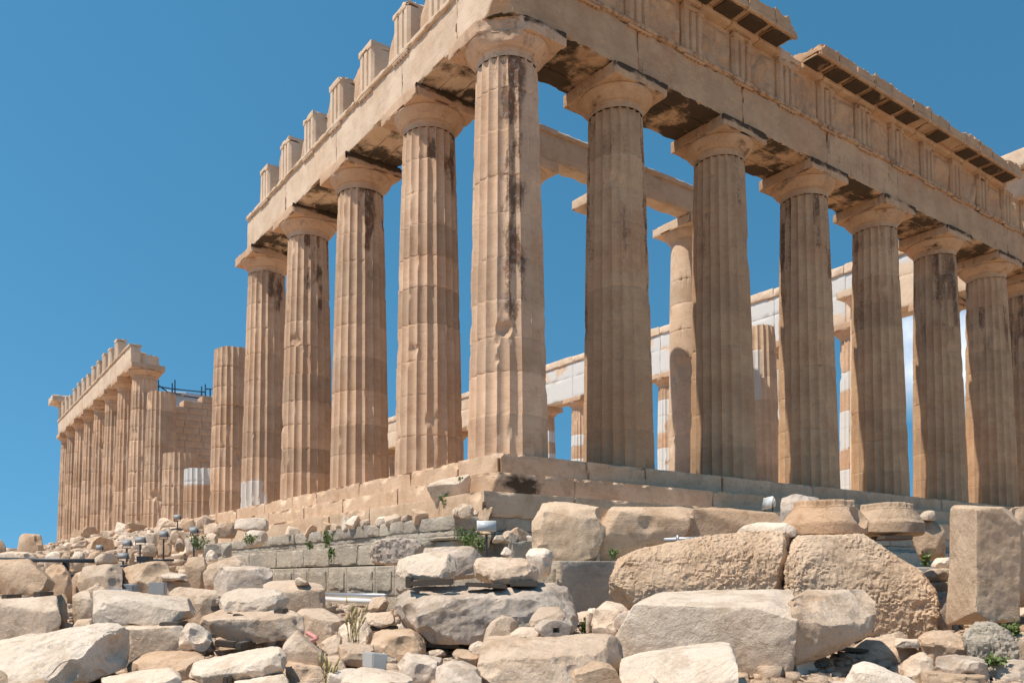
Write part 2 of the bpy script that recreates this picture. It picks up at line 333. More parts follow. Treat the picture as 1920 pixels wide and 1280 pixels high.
# ------------------------------------------------------------------ the temple
temple = bpy.data.objects.new('ruined_temple', None); col.objects.link(temple); temple.location = (0, 0, 0)
tag(temple, 'huge roofless marble temple ruin of fluted columns standing on three steps', 'temple')
EX = [1.02, 4.70, 8.996, 13.292, 17.588, 21.884, 26.18, 29.86]
SY = [1.02, 4.71]+[4.71+4.291*i for i in range(1, 15)]+[68.48]
ARC, TRI, COR, TOP = 10.43, 11.78, 13.13, 13.73
def theta_to_cam(x, y): return math.atan2(CAM[1]-y, CAM[0]-x)

def column(x, y, z0=0., ztop=9.57, rb=.9525, rt=.7405, zfull=9.57, ns=8, dz=.13, seed=0, capital=True, stain=None, white=None, gouges=(), wear=1., flv=(.5, 1.3), mat='temple', nfl=20, label=None, fluted=True, capz=None, aw=1.0, gap=0., corner=0):
    rng = np.random.RandomState(100+seed)
    js = []; z = z0
    while z < ztop-.45:
        z += rng.uniform(.82, 1.12)
        if z < ztop-.4: js.append(z)
    zs = [np.arange(z0, ztop, dz), [ztop]]
    for j in js: zs.append([j-.035, j-.012, j, j+.012, j+.035])
    zs = np.unique(np.round(np.concatenate(zs), 4)); ok = [zs[0]]
    for q_ in zs[1:]:
        if q_-ok[-1] > .009: ok.append(q_)
    zs = np.array(ok); zs[-1] = ztop; nz = len(zs); na = nfl*ns
    k = np.arange(na); u = (k % ns)/ns; th = 2*np.pi*k/na+.03
    Z, TH = np.meshgrid(zs, th, indexing='ij'); U = np.broadcast_to(u, Z.shape)
    t = (Z-z0)/(zfull-z0); Rr = rb+(rt-rb)*t+.018*np.sin(np.pi*np.clip(t, 0, 1))
    di = np.searchsorted(js, Z-1e-6); nd = len(js)+1
    off = rng.normal(0, .003, (nd, 2)); dr = rng.normal(0, .0025, nd); ton = rng.normal(0, .09 if mat != 'east' else .06, nd); fl_r = rng.uniform(flv[0], flv[1], nfl)[None]*rng.uniform(.82, 1.12, (nd, nfl))
    P0 = np.stack([x+Rr*np.cos(TH), y+Rr*np.sin(TH), Z], -1).reshape(-1, 3)
    fl = ((.082 if mat != 'east' else .105) if fluted else 0.)*Rr/.95*4*U*(1-U)
    er = np.clip(fbm(P0*[2.4, 2.4, 1.3], 3, seed), -1, 1).reshape(Z.shape)
    big = np.clip(fbm(P0*[1.3, 1.3, .9], 2, seed+40), -1, 1).reshape(Z.shape)
    fine = fbm(P0*[7, 7, 5], 2, seed+9).reshape(Z.shape)
    ar = np.exp(-(np.minimum(U, 1-U)/.13)**2)
    rr = Rr-fl+dr[di] - wear*ar*(np.clip(er-.25, 0, 1)*.075+np.clip(fine-.1, 0, 1)*.012)
    lim = Rr-wear*np.clip(big-.5, 0, 1)*.32                    # flaked zones cut the flutes off flat
    rr = np.minimum(rr, lim) + .002*fine
    dj = np.min(np.abs(Z[..., None]-np.array(js if js else [-99])), -1)
    rr -= np.exp(-(dj/.014)**2)*(.007+.02*np.clip(er-.2, 0, 1)+gap) + np.exp(-(dj/.05)**2)*np.clip(fine*.8+er-.6, 0, 1)*.09*wear
    V = np.stack([x+off[di, 0]+rr*np.cos(TH), y+off[di, 1]+rr*np.sin(TH), Z], -1).reshape(-1, 3)
    if ztop < zfull-.2:                                         # broken top
        top = np.arange((nz-1)*na, nz*na); V[top, 2] += .05*fbm(V[top]*3, 2, seed)
    V = bite(V, gouges)
    i = np.arange(na); j = (i+1) % na
    Q = np.concatenate([np.stack([a*na+i, a*na+j, (a+1)*na+j, (a+1)*na+i], 1) for a in range(nz-1)])
    V = np.concatenate([V, [[x, y, z0], [x, y, ztop]]]); n = nz*na
    T = np.concatenate([np.stack([j, i, np.full(na, n)], 1), np.stack([(nz-1)*na+i, (nz-1)*na+j, np.full(na, n+1)], 1)])
    pad = lambda v: np.concatenate([np.asarray(v, float).ravel(), [0, 0]])
    ts = TH-2*np.pi*np.round((TH-theta_to_cam(x, y))/(2*np.pi))-theta_to_cam(x, y)       # angle from the side that faces us, + = to the right
    at_ = {'tone': pad(ton[di]), 'stain': pad(stain(ts, Z, er)*fl_r[di, (np.broadcast_to(k, Z.shape)//ns) % nfl] if stain else np.zeros(Z.shape)), 'white': pad(white(ts, Z, er, di) if white else np.zeros(Z.shape))}
    loc = (x, y, z0)
    o = mk('column', V, [Q, T], M[mat], temple, at_, loc=loc, ang=32)
    if label: o['label'] = label
    if capital:
        zc = ztop; ch = ARC-9.57 if capz is None else capz-ztop
        f = ch/.86
        pr = [(rt*.99, zc-.01), (rt*.985, zc+.05*f), (rt*1.0, zc+.14*f), (rt*1.03, zc+.16*f), (rt*1.02, zc+.175*f), (rt*1.05, zc+.19*f), (rt*1.04, zc+.205*f), (rt*1.08, zc+.225*f),
              (rt*1.16, zc+.29*f), (rt*1.255, zc+.37*f), (rt*1.325, zc+.445*f), (rt*1.35, zc+.485*f), (rt*1.335, zc+.51*f), (rt*1.2, zc+.511*f)]
        V, Q = lathe(pr, 72); V += [x, y, 0]
        g = fbm(V*1.6, 3, seed+5); dd = V-[x, y, 0]; L = np.hypot(dd[:, 0], dd[:, 1])
        sh = np.clip(g-.4, 0, 1)*.22*np.clip((V[:, 2]-zc-.2*f)/.2, 0, 1)*wear
        V[:, 0] -= dd[:, 0]/L*sh; V[:, 1] -= dd[:, 1]/L*sh
        V = bite(V, gouges)
        if corner: V = chop(V, lambda z: .84-.25*(z < zc+.25)+.08*fbm(V*2.5, 3, 4))
        mk('echinus', V, Q, M[mat], o, {'stain': np.full(len(V), .8 if corner else .68 if mat != 'pale' else .2), 'crust': np.full(len(V), .25 if corner else .40 if mat != 'pale' else 0)}, loc=loc, ang=30).location = (0, 0, 0)
        V, Q = worn(x-aw, x+aw, y-aw, y+aw, zc+.512*f, zc+ch, .09, .05, .26, .004, seed, 1.9, -.18)
        side = np.clip((V[:, 2]-(zc+.55*f))/.2, 0, 1)
        V = bite(V, gouges)
        if corner: V = chop(V, lambda z: .86+.09*fbm(V*[2, 2, 4], 3, 6))
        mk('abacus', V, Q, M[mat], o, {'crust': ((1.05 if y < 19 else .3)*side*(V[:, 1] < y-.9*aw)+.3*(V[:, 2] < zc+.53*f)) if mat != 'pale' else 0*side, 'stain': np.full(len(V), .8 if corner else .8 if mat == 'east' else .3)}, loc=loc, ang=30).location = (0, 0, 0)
    return o

# stain patterns (dark crust running down particular flutes)
def st_corner(ts, z, er): return np.exp(-((ts-.16)/.48)**2)*sstep(.8, 4.4, z)*1.6*(.8+.5*er)+.55*sstep(8, 9.4, z)
def st_south(k): return lambda ts, z, er: (1.25*sstep(5.6-k, 9.4, z)*(.55+.7*er)+.55*np.exp(-((ts-.45)/.4)**2)*(.6+er))*sstep(-.8, -.2, ts)
def st_east(k): return lambda ts, z, er: .42+.55*sstep(3.5+k, 7.5+k, z)+.25*er
ordn = ['corner', 'second', 'third', 'fourth', 'fifth', 'sixth', 'seventh', 'eighth']
gc = []
g0 = at(933, 560, 17.0); ax = np.array([1.02, 1.02, g0[2]]); dirc = (g0-ax)/np.linalg.norm(g0-ax)
gc.append((ax+dirc*1.03, .27)); gc.append((ax+dirc*1.0+[0.1, -.12, -.28], .17))
for px, py, rad in ((886, 600, .22), (888, 640, .14), (1000, 720, .10)):
    g0 = at(px, py, 17.6); ax = np.array([1.02, 1.02, g0[2]]); dirc = (g0-ax)/np.linalg.norm(g0-ax); gc.append((ax+dirc*(.9+rad*.7), rad))
cornb = []
column(1.02, 1.02, ns=12, dz=.07, seed=1, stain=st_corner, gouges=gc, flv=(.85, 1.15), corner=1, aw=1.045, rb=.974, rt=.76, label='corner column with dark brown crust streaking down its middle flutes')
for i in range(1, 8):
    gs = []
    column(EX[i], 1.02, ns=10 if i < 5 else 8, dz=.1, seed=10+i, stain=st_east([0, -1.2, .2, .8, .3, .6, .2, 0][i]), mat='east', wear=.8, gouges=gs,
           label='%s column from the near corner along the shaded front' % ordn[i])
def gg(i, px, py, rad, back=.55):
    p = at(px, py, 20); x, y = 1.02, SY[i]
    dcol = (np.array([x, y, 0])-CAM)@CF; p = at(px, py, dcol-.8); ax = np.array([x, y, p[2]]); d_ = (p-ax)/np.linalg.norm(p-ax)
    return (ax+d_*(.86+rad*back), rad)
gS = {1: [gg(1, 768, 652, .2), gg(1, 748, 545, .15), gg(1, 812, 505, .12)], 2: [gg(2, 645, 480, .12), gg(2, 668, 520, .1)], 3: [gg(3, 546, 632, .34, .5), gg(3, 560, 655, .2)], 4: [gg(4, 470, 815, .12)]}
wS = {4: lambda ts, z, er, di: ((z < 1.05+.15*er) & (ts < -.05+.3*er)).astype(float)*.7}
for i in range(1, 5):
    column(1.02, SY[i], ns=10, dz=.1, seed=30+i, stain=st_south([0, .3, 0, 1.0, -.6][i]), gouges=gS.get(i, ()), white=wS.get(i),
           label='%s column from the near corner along the sunlit long side' % ordn[i] if i < 4 else 'last tall sunlit column before the gap, with a white patch at its foot')
def partial(i, zt, lab, **k): return column(1.02, SY[i], ztop=zt, ns=8, dz=.12, seed=50+i, capital=False, label=lab, gap=.012, wear=1.3, **k)
partial(5, 7.5, 'tall broken column without capital beside the gap')
partial(6, 2.55, 'short stump topped by a bright white new drum', white=lambda ts, z, er, di: (z > 1.75).astype(float))
partial(7, 3.85, 'low broken stump of three worn drums')
partial(8, 7.95, 'broken fluted column without capital at the far side of the gap')
for i in range(9, 17):
    column(1.02, SY[i], ns=6, dz=.2, seed=50+i, wear=1.1, stain=lambda ts, z, er: .2*sstep(6, 9, z)*(1+er), gap=.012 if i == 9 else 0.)
# north row behind
for i in range(1, 17):
    column(29.86, SY[i], ns=6, dz=.22, seed=80+i, white=(lambda s: lambda ts, z, er, di: (((di*7+s*3) % 5 < 2) | ((ts < -.3+.4*er) & (di % 3 == 1))).astype(float) if s < 11 else np.zeros(z.shape))(i))
# west front, seen end on
for i in range(1, 8): column(EX[i], 68.48, ns=4, dz=.4, seed=110+i, wear=.6)
# inner porch columns
PYY = 6.05
for x, zt, lab, cap in ((5.25, 9.75, None, True), (9.25, 9.75, None, True)):
    column(x, PYY, .7, zt, .82, .64, 9.75, 8, .15, 130+int(x), cap, mat='pale', capz=10.6, aw=.93)
column(13.4, PYY, .7, 9.75, .82, .64, 9.75, 8, .12, 150, True, mat='pale', capz=10.6, aw=.93, fluted=False, wear=.9,
       gouges=[(at(1262, 780+k*34, 27.15), .33) for k in range(4)]+[(at(1288, 650, 27.15), .25), (at(1275, 690, 27.1), .22), (at(1262, 605, 27.2), .26), (at(1290, 710, 27.15), .22)],
       label='inner porch column patched with smooth new stone')
column(17.55, PYY, .7, 7.35, .82, .64, 9.75, 8, .14, 151, False, mat='pale', white=lambda ts, z, er, di: ((ts < .2) & (di % 3 > 0) & (di > 3)).astype(float)+0., label='broken inner porch column patched with white marble')
for x in (21.7, 25.7): column(x, PYY, .7, 9.75 if x > 25 else 5.2, .82, .64, 9.75, 6, .2, 150+int(x), x > 25, mat='pale', capz=10.6, aw=.93)
# porch beam and platform
for k, (a, b) in enumerate(((4.35, 9.25), (9.26, 13.95))):
    S = Soup()
    S.add(*worn(a, b, 5.2, 5.75, 10.6, 11.55, .16, .07, .09, .01, 60+k), stain=.2)
    S.add(*worn(a+.1, b-.2, 5.12, 5.3, 11.5, 11.66, .16, .05, .12, .01, 67+k))
    S.build('porch_beam', M['pale'], temple)
S = Soup(); S.add(*worn(3.4, 27.5, 4.5, 64, .352, .7, .8, .05, .03, 0, 3)); S.add(*worn(3.1, 27.8, 4.2, 64.3, -.02, .35, .8, .05, .03, 0, 4)); S.build('inner_platform', M['temple'], temple)
for x0, x1, y0, y1, z1 in ((29.2, 30.3, 31.5, 32.6, .55), (28.5, 29.4, 33, 33.8, .9), (26.6, 27.3, 34.5, 35.3, 1.25), (21, 22.4, 44, 45, 2.6)):
    o = mk('loose_block', *worn(x0, x1, y0, y1, .71 if x0 < 27 else .005, z1, .2, .06, .08, .01, int(x0*3)), M['pale'], loc=((x0+x1)/2, (y0+y1)/2, .005))
    tag(o, {29.2: 'small pale block on the temple floor just right of the corner column', 28.5: 'broad pale block on the temple floor, larger of the pair right of the corner column', 26.6: 'pale block on the inner platform behind the corner column', 21: 'white block seen low between the second and third long side columns'}[x0], 'stone block')

# entablature, east (shaded) front
crustA = lambda V: ((V[:, 2] < ARC+.03)*(.84+.1*(V[:, 1] < V[:, 0])))
cornG = [((-.02, -.02, 10.30), .50), ((.15, -.12, 10.52), .3)]
def arch_block(along, a, b, seed, mat, gouge=None, inner=True):
    S = Soup(); sec = ((.135, .72), (.735, 1.31), (1.325, 1.905))
    for k, (c0, c1) in enumerate(sec):
        z1 = TRI-.135
        for zz0, zz1, extra in ((ARC, z1, 0),):
            V, Q = worn(a, b, c0, c1, zz0, zz1, .06 if k == 0 else .2, .06, .20, .007, seed+k, 1.9, -.2) if along == 'x' else worn(c0, c1, a, b, zz0, zz1, .07 if k == 0 else .2, .06, .20, .006, seed+k, 1.9, -.2)
            if along == 'x' and k == 0:
                rh = np.random.RandomState(seed); V = bite(V, [((rh.uniform(a+.4, b-.4), .135-rad*.25, rh.uniform(ARC+.3, TRI-.4)), rad) for rad in (.075, .06, .08)])
            S.add(V, Q, crust=crustA(V), stain=np.clip(.35+.9*fbm(V*.7, 3, seed), 0, 1) if along == 'x' else np.clip(.5*fbm(V*.6, 2, seed), 0, .3), tone=np.random.RandomState(seed).normal(0, .03))
    if gouge: S.V = [chop(v, lambda z: .26+np.clip((11.25-z)/.8, 0, 1)*.46+.06*fbm(v*3, 3, 8)) for v in S.V]
    o = S.build('architrave', mat, temple)
    # taenia along the top
    V, Q = worn(a, b, .05, 1.9, z1-.003+.005, TRI-.002, .1, .05, .09, .006, seed+7, 3.5) if along == 'x' else worn(.05, 1.9, a, b, z1+.002, TRI-.002, .1, .05, .11, .006, seed+7, 3.)
    mk('taenia', V, Q, mat, o, {'stain': np.full(len(V), 1. if along == 'x' else .2)})
    return o
TRX = [.56, 2.85]+[EX[1]+.0]+[(EX[1]+EX[2])/2, EX[2], (EX[2]+EX[3])/2, EX[3], (EX[3]+EX[4])/2, EX[4], (EX[4]+EX[5])/2, EX[5], (EX[5]+EX[6])/2, EX[6], 28.0, 30.3]
TRY = [.56, 2.85, SY[1]]+[SY[1]+2.1455*k for k in range(1, 34)]
def triglyph(along, c, z0, z1, dep, seed, mat, f0=.09):
    hw = .422; gz_ = z1-.19
    u = [-hw, -hw+.07, -.20, -.14, -.08, .08, .14, .20, hw-.07, hw]; d = [.09, 0, 0, .11, 0, 0, .11, 0, 0, .09]
    S = Soup(); zz = np.linspace(z0, gz_, 9); nu = len(u)
    V = np.array([[u[i], d[i], z] for z in zz for i in range(nu)])
    V[:, 1] += .012*np.clip(fbm(V*3+c, 2, seed), 0, 1)
    Q = [[a*nu+i, a*nu+i+1, (a+1)*nu+i+1, (a+1)*nu+i] for a in range(8) for i in range(nu-1)]
    base = len(V)
    # back corners
    V = np.concatenate([V, [[-hw, dep, z0], [hw, dep, z0], [hw, dep, gz_], [-hw, dep, gz_]]])
    Q += [[base+1, base, base+3, base+2]]
    S.add(V, Q, stain=np.clip(.55+.8*fbm(V*2+[c, 0, 0], 3, seed), 0, 1) if along == 'x' else 0.)
    S.add(np.array([[-hw, .09, z0], [-hw, dep, z0], [-hw, dep, gz_], [-hw, .09, gz_], [hw, .09, z0], [hw, .09, gz_], [hw, dep, gz_], [hw, dep, z0]]), [[0, 3, 2, 1], [4, 7, 6, 5]])
    V, Q = worn(-hw, hw, -.025, dep, gz_-.01, z1, .07, .07, .24, .008, seed, 2.6, -.08); S.add(V, Q)
    for k in range(len(S.V)):
        v = S.V[k]; a_, b_ = v[:, 0]+c, v[:, 1]+f0
        S.V[k] = np.stack([a_, b_, v[:, 2]], 1) if along == 'x' else np.stack([b_, a_, v[:, 2]], 1)
    if along != 'x':
        S.Q = [q_[:, ::-1] for q_ in S.Q]
    return S
E_STOPS = [.14, EX[1], EX[2], EX[3], EX[4], EX[5], EX[6], 30.74]
for k in range(7):
    a, b = E_STOPS[k], E_STOPS[k+1]-.008
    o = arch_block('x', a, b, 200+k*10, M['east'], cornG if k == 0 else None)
    for c in TRX:
        if a <= c < b:
            S = Soup(); V, Q = worn(c-.42, c+.42, .055, .14, TRI-.205, TRI-.142, .07, .02, .03, .004, int(c*10)); S.add(V, Q, stain=.6)
            for g in range(6):
                x = c-.36+g*.144
                if (g+int(c*3)) % 5: S.add(*tube((x, .095, TRI-.235), (x, .095, TRI-.2), .03, 8, .025))
            S.build('regula', M['east'], o)
for i, c in enumerate(TRX):
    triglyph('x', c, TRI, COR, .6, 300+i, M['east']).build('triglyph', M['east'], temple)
for i in range(len(TRX)-1):
    a, b = TRX[i]+.425, TRX[i+1]-.425
    us = np.linspace(a, b, 44); zs = np.linspace(TRI, COR, 44); U_, Z_ = np.meshgrid(us, zs, indexing='ij')
    P = np.stack([U_.ravel(), np.zeros(U_.size), Z_.ravel()], 1)
    rel = np.clip(fbm(P*[1.9, 1, 1.2], 2, 400+i)+.08, 0, .6); f = np.clip((U_.ravel()-a)/.15, 0, 1)*np.clip((b-U_.ravel())/.15, 0, 1)*np.clip((COR-.12-Z_.ravel())/.15, 0, 1)
    ridg = np.abs(fbm(P*[4, 1, 2.2], 2, 450+i))
    P[:, 1] = .235-.30*f*np.sqrt(rel)*.45-.035*f*ridg+.01*fbm(P*6, 2, i)
    ii = np.arange(44*44).reshape(44, 44); q = np.stack([ii[:-1, :-1], ii[1:, :-1], ii[1:, 1:], ii[:-1, 1:]], -1).reshape(-1, 4)
    S = Soup(); S.add(P, q, stain=.25); S.add(*boxm(a, b, .26, .7, TRI, COR)); S.build('metope', M['east'], temple, ang=60)
mk('frieze_backing', *worn(.75, 30.7, .72, 1.9, TRI, COR, .6, .05, .04, .0, 5), M['east'], temple)
# cornice blocks with mutules
rc = random.Random(4)
xk = -.55; ci = 0
def cornice_block(a, b, ztop, seed, roughend=0):
    S = Soup()
    gs = []
    if roughend < 0: gs = [((a-.25, -.75, 13.95), .62), ((a-.1, -.2, 14.05), .5), ((a-.2, .8, 14.), .6)]
    if roughend > 0: gs = [((b+.3, -.7, 14.0), .66), ((b+.15, .3, 14.1), .6)]
    V, Q = worn(a, b, -.58, 1.2, COR+.2, ztop, .075, .08, .24, .012, seed, 2.6, -.06)
    V[:, 2] += np.where(V[:, 2] < COR+.3, .10*np.clip((V[:, 1]-.1)/.7, -1, 0)*0, 0)
    V[:, 2] += np.where(V[:, 2] > ztop-.05, .12*fbm(V*[2.2, 2.2, 0], 3, seed+2)-.02, 0)
    S.add(V, Q, stain=.15, tone=rc.uniform(-.05, .05))
    V, Q = worn(a, b, -.60, -.50, COR+.13, COR+.27, .08, .03, .05, .006, seed+5, 3.); S.add(V, Q, stain=.2)       # drip edge
    V, Q = worn(a, b, -.02, 1.2, COR+.002, COR+.198, .2, .04, .05, .006, seed+6); S.add(V, Q, stain=.3)           # bed mould
    o = S.build('cornice', M['east'], temple, gouge=gs)
    return o
def mutule(c, o, seed):
    if seed % 7 == 3: return
    V, Q = worn(c-.40, c+.40, -.49, .0, COR+.10, COR+.195, .08, .03, .05, .004, seed, 3.)
    mk('mutule', V, Q, M['east'], o, {'crust': (V[:, 2] < COR+.14)*1.25})
blocks = []
x = -.55
while x < 30.6:
    wd = rc.uniform(.95, 1.35); blocks.append((x, min(x+wd, 31.2))); x += wd+.012
mcs = sorted(TRX+[(TRX[i]+TRX[i+1])/2 for i in range(len(TRX)-1)])
for i, (a, b) in enumerate(blocks):
    if a > 25.7: continue
    if 10.75 < (a+b)/2 < 12.1: continue
    a_ = a if not (10.2 < a < 12.4) else a
    re = 1 if 9.6 < (a+b)/2 < 10.9 else (-1 if 12 < (a+b)/2 < 13.2 else 0)
    zt = TOP+rc.choice([0, .0, .05, -.04, -.1, .02])+(.10 if a < 11 else 0)
    o = cornice_block(a, b, zt, 500+i*7, re)
    for k, c in enumerate(mcs):
        if a <= c < b: mutule(c, o, 600+k*3+i)
V, Q = worn(10.6, 12.5, .1, 1.4, COR, COR+.32, .12, .08, .16, .02, 77, 2.); mk('broken_cornice', V, Q, M['temple'], temple)
# raking corner piece far right
pc = on_plane(1890, 262, 1, -.3)
S = Soup()
V, Q = worn(26.6, 31.4, -.75, 1.6, 0, .75, .16, .08, .1, .01, 78)
V[:, 2] += 14.15+(V[:, 0]-26.6)*.20; V[:, 1] += np.where(V[:, 2] > 14.5, -.12, 0); S.add(V, Q)
V, Q = worn(27.2, 31.3, -.55, 1.5, COR, 14.25, .2, .06, .06, .01, 79); S.add(V, Q)
S.build('raking_cornice', M['pale'], temple)

# entablature, south (sunlit) side
S_STOPS = [1.915, SY[1], SY[2], SY[3], 17.45]
for k in range(4):
    a, b = S_STOPS[k]+.0, S_STOPS[k+1]-.008
    o = arch_block('y', a, b, 700+k*10, M['pale'])
    for c in TRY:
        if a <= c < b and int(c*2) % 7 != 5:
            S = Soup(); V, Q = worn(.055, .14, c-.42, c+.42, TRI-.205, TRI-.142, .07, .02, .04, .004, int(c*10)); S.add(V, Q)
            for g in range(6):
                y = c-.36+g*.144
                if (g*g+int(c*3)) % 4: S.add(*tube((.095, y, TRI-.235), (.095, y, TRI-.2), .03, 8, .025))
            S.build('regula', M['pale'], o)
# west face of the corner blocks (return of the corner architrave on the long side)
V, Q = worn(.131, .72, .142, 1.91, ARC+.003, TRI-.14, .07, .05, .05, .005, 760); V = chop(V, lambda z: .265+np.clip((11.25-z)/.8, 0, 1)*.46+.06*fbm(V*3, 3, 8))
mk('architrave', V, Q, M['pale'], temple, {'crust': crustA(V)})
mk('taenia', *worn(.05, .7, .0, 1.91, TRI-.133, TRI-.002, .1, .05, .09, .006, 761), M['pale'], temple)
hts = [0, 0, -.0, -.02, .03, -.05, 0, -.1, -.02]
for i, c in enumerate(TRY[:8]):
    z1 = COR+hts[i]-.02*(i % 3)
    triglyph('y', c, TRI, z1, .62, 800+i, M['pale']).build('triglyph', M['pale'], temple)
    if i:
        S = Soup(); V, Q = worn(.88, 1.5, c-.50, c+.30, TRI, z1-.03-.12*(i % 2), .09, .09, .16, .02, 830+i, 2.4); S.add(V, Q)
        S.build('frieze_backing', M['temple'], temple)
        V, Q = worn(.22, .60, c+.43, c+.43+[.0, .62, .55, .62, .5, .7, .5, .4][i], TRI, z1-.02, .07, .08, .12, .025, 850+i, 3.)
        V[:, 2] -= np.where(V[:, 2] > TRI+.2, np.clip(V[:, 1]-(c+.43), 0, 1)*(.7+.5*(i % 3)), 0)
        mk('metope_fragment', V, Q, M['temple'], temple)
V, Q = worn(.22, .6, .99, 2.42, TRI, COR-.1, .1, .08, .12, .02, 870, 3.); mk('metope_fragment', V, Q, M['temple'], temple)
# far (western) stretch of the sunlit side
for k in range(9, 16):
    a = SY[k]+(-.15 if k == 9 else 0); b = SY[k+1]-.01 if k < 15 else 69.4
    S = Soup(); S.add(*worn(.135, .72, a, b, ARC, TRI-.14, .3, .05, .06, .006, 900+k)); S.add(*worn(.74, 1.9, a+(.25 if k == 9 else 0), b, ARC, TRI-(.5 if k == 9 else .14), .12 if k == 9 else .4, .12 if k == 9 else .05, .35 if k == 9 else .06, .03 if k == 9 else .006, 930+k)); o = S.build('architrave', M['pale'], temple)
    mk('taenia', *worn(.05, .8 if k == 9 else 1.85, a, b, TRI-.138, TRI, .2, .05, .12, .01, 950+k), M['pale'], o)
for i, c in enumerate(TRY):
    if SY[9]+3. < c < 69:
        triglyph('y', c, TRI, COR-.15*((i*5) % 4 == 1)-.03*(i % 3), .62, 980+i, M['pale']).build('triglyph', M['pale'], temple)
mk('frieze_backing', *worn(.95, 1.8, SY[9]+3, 69, TRI+.002, COR-.95, .4, .12, .2, .03, 991, 1.), M['temple'], temple)
S = Soup(); S.add(*worn(.13, 30.7, 68.0, 69.4, ARC, COR, .6, .05, .05, .0, 992)); S.build('west_entablature', M['pale'], temple)
S = Soup(); S.add(*worn(-.62, 3.2, 67.4, 70.1, COR+.12, TOP+.1, .15, .1, .12, .02, 993)); S.add(*worn(-.1, 1.4, 67.9, 69.5, COR-.1, COR+.15, .2, .05, .05, 0, 994)); S.build('corner_cornice', M['pale'], temple)
# north side seen from within, patched with new white marble
for k in range(0, 16):
    a, b = SY[k]-(.8 if k == 0 else 0), SY[k+1]-.01
    S = Soup()
    V, Q = worn(28.97, 29.7, a, b, ARC, TRI+.2, .22, .05, .04, .004, 1000+k); Y_ = V[:, 1]
    wh = (fbm(V*[.5, .45, .8], 2, 60+k) > -.5).astype(float) if 2 <= k < 9 else np.zeros(len(V))
    S.add(V, Q, white=wh, tone=.08)
    V, Q = worn(29.0, 29.7, a, b, TRI+.21, COR-.12, .22, .05, .04, .004, 1020+k); wh = (fbm(V*[.5, .4, .8], 2, 70+k) > -.3).astype(float) if 1 <= k < 9 else np.zeros(len(V)); S.add(V, Q, white=wh, tone=.08)
    V, Q = worn(29.72, 30.7, a, b, ARC, COR-.1, .5, .05, .04, .004, 1040+k); S.add(V, Q)
    V, Q = worn(28.9, 30.2, a, b, COR-.11, COR+.33+.06*(k % 2), .22, .06, .1, .01, 1060+k); S.add(V, Q, tone=.1)
    S.build('north_entablature', M['pale'], temple)
# west cross wall of the cella with ragged top, and the scaffold on it
rw = random.Random(9); S = Soup()
def wall_row(z, h, x0, x1, seed):
    x = x0
    while x < x1-.2:
        wd = min(rw.uniform(1.1, 1.5), x1-x); S.add(*worn(x, x+wd-.006, 49.6+rw.uniform(0, .02), 50.9, z, z+h-.004, .3, .03, .02, .006, seed+int(x*3)), tone=rw.uniform(-.09, .03)); x += wd
z = 0
for rI in range(20):
    wall_row(z, .52, 5.0 if z < 9.8 else 5.2+rw.uniform(0, .4), 24. if z < 5 else 16., 1100+rI*9); z += .52
wall_row(z, .52, 6.2, 14, 1300); z += .52; wall_row(z, .5, 7.6, 14, 1310)
S.build('cella_wall', M['temple'], temple)
S = Soup(); S.add(*worn(7., 10.2, 56, 57.2, 11.4, 12.6, .3, .05, .05, .01, 1320)); S.add(*worn(6.4, 10.8, 55.8, 57.3, 12.6, 12.9, .3, .06, .1, .02, 1321)); S.build('wall_block', M['white'], temple)
sca = bpy.data.objects.new('scaffold', None); col.objects.link(sca); sca.location = (7, 52, 11); tag(sca, 'blue tube scaffolding on top of the far inner wall', 'scaffold')
def px_at(x, y, Yw): return on_plane(x, y, 1, Yw)
for nm, seg in (('upright', [((297, 712), (297, 770)), ((323, 718), (323, 765)), ((328, 712), (328, 765)), ((378, 724), (378, 770)), ((385, 720), (385, 775)), ((394, 728), (394, 775))]),
                ('rail', [((295, 724), (325, 729)), ((300, 734), (340, 740)), ((325, 729), (385, 735)), ((345, 742), (397, 750)), ((385, 729), (398, 729)), ((378, 745), (398, 747)), ((385, 756), (398, 758))]),
                ('brace', [((297, 722), (322, 740))])):
    for (a, b) in seg:
        A, B = px_at(*a, 52.), px_at(*b, 52.); V, Q, T = tube(A, B, .055, 6); o = mk(nm, V-np.array(sca.location), [Q, T], M['scaffold'], sca)
tube_ = None
# stylobate, steps, foundation
rst = random.Random(12)
def course(along, edge0, edge1, back, z0, z1, name, mat, bl=(2.0, 3.4), chip=.10, near=26, stain=0., gouges=None, w=.06, seed=0, tone=.07, amp=.008, crust=None):
    S = Soup(); p = edge0; k = 0
    while p < edge1-.1:
        wd = rst.uniform(*bl); q_ = min(p+wd, edge1); nr = p < near
        jit = rst.uniform(-.008, .008)
        a0 = back[0]+jit
        args = (p, q_-.007, a0, back[1], z0, z1+rst.uniform(-.004, .004)) if along == 'x' else (a0, back[1], p, q_-.007, z0, z1+rst.uniform(-.004, .004))
        V, Q = worn(*args, .075 if nr else .3, w, chip*2.2, amp, seed+k, 1.3, -.16)
        S.add(V, Q, tone=rst.uniform(-tone, tone), stain=stain, crust=crust(V) if crust else 0.)
        p = q_; k += 1
    return S.build(name, mat, temple, gouge=gouges)
st_z = [(-.552, -.003), (-1.07, -.555), (-1.59, -1.073)]
cg = [[((-.05, -.05, .06), .22)], [((-.85, -.85, -.45), .42), ((-1.0, -.5, -.5), .25)], [((-1.75, -1.1, -1.0), .45)]]
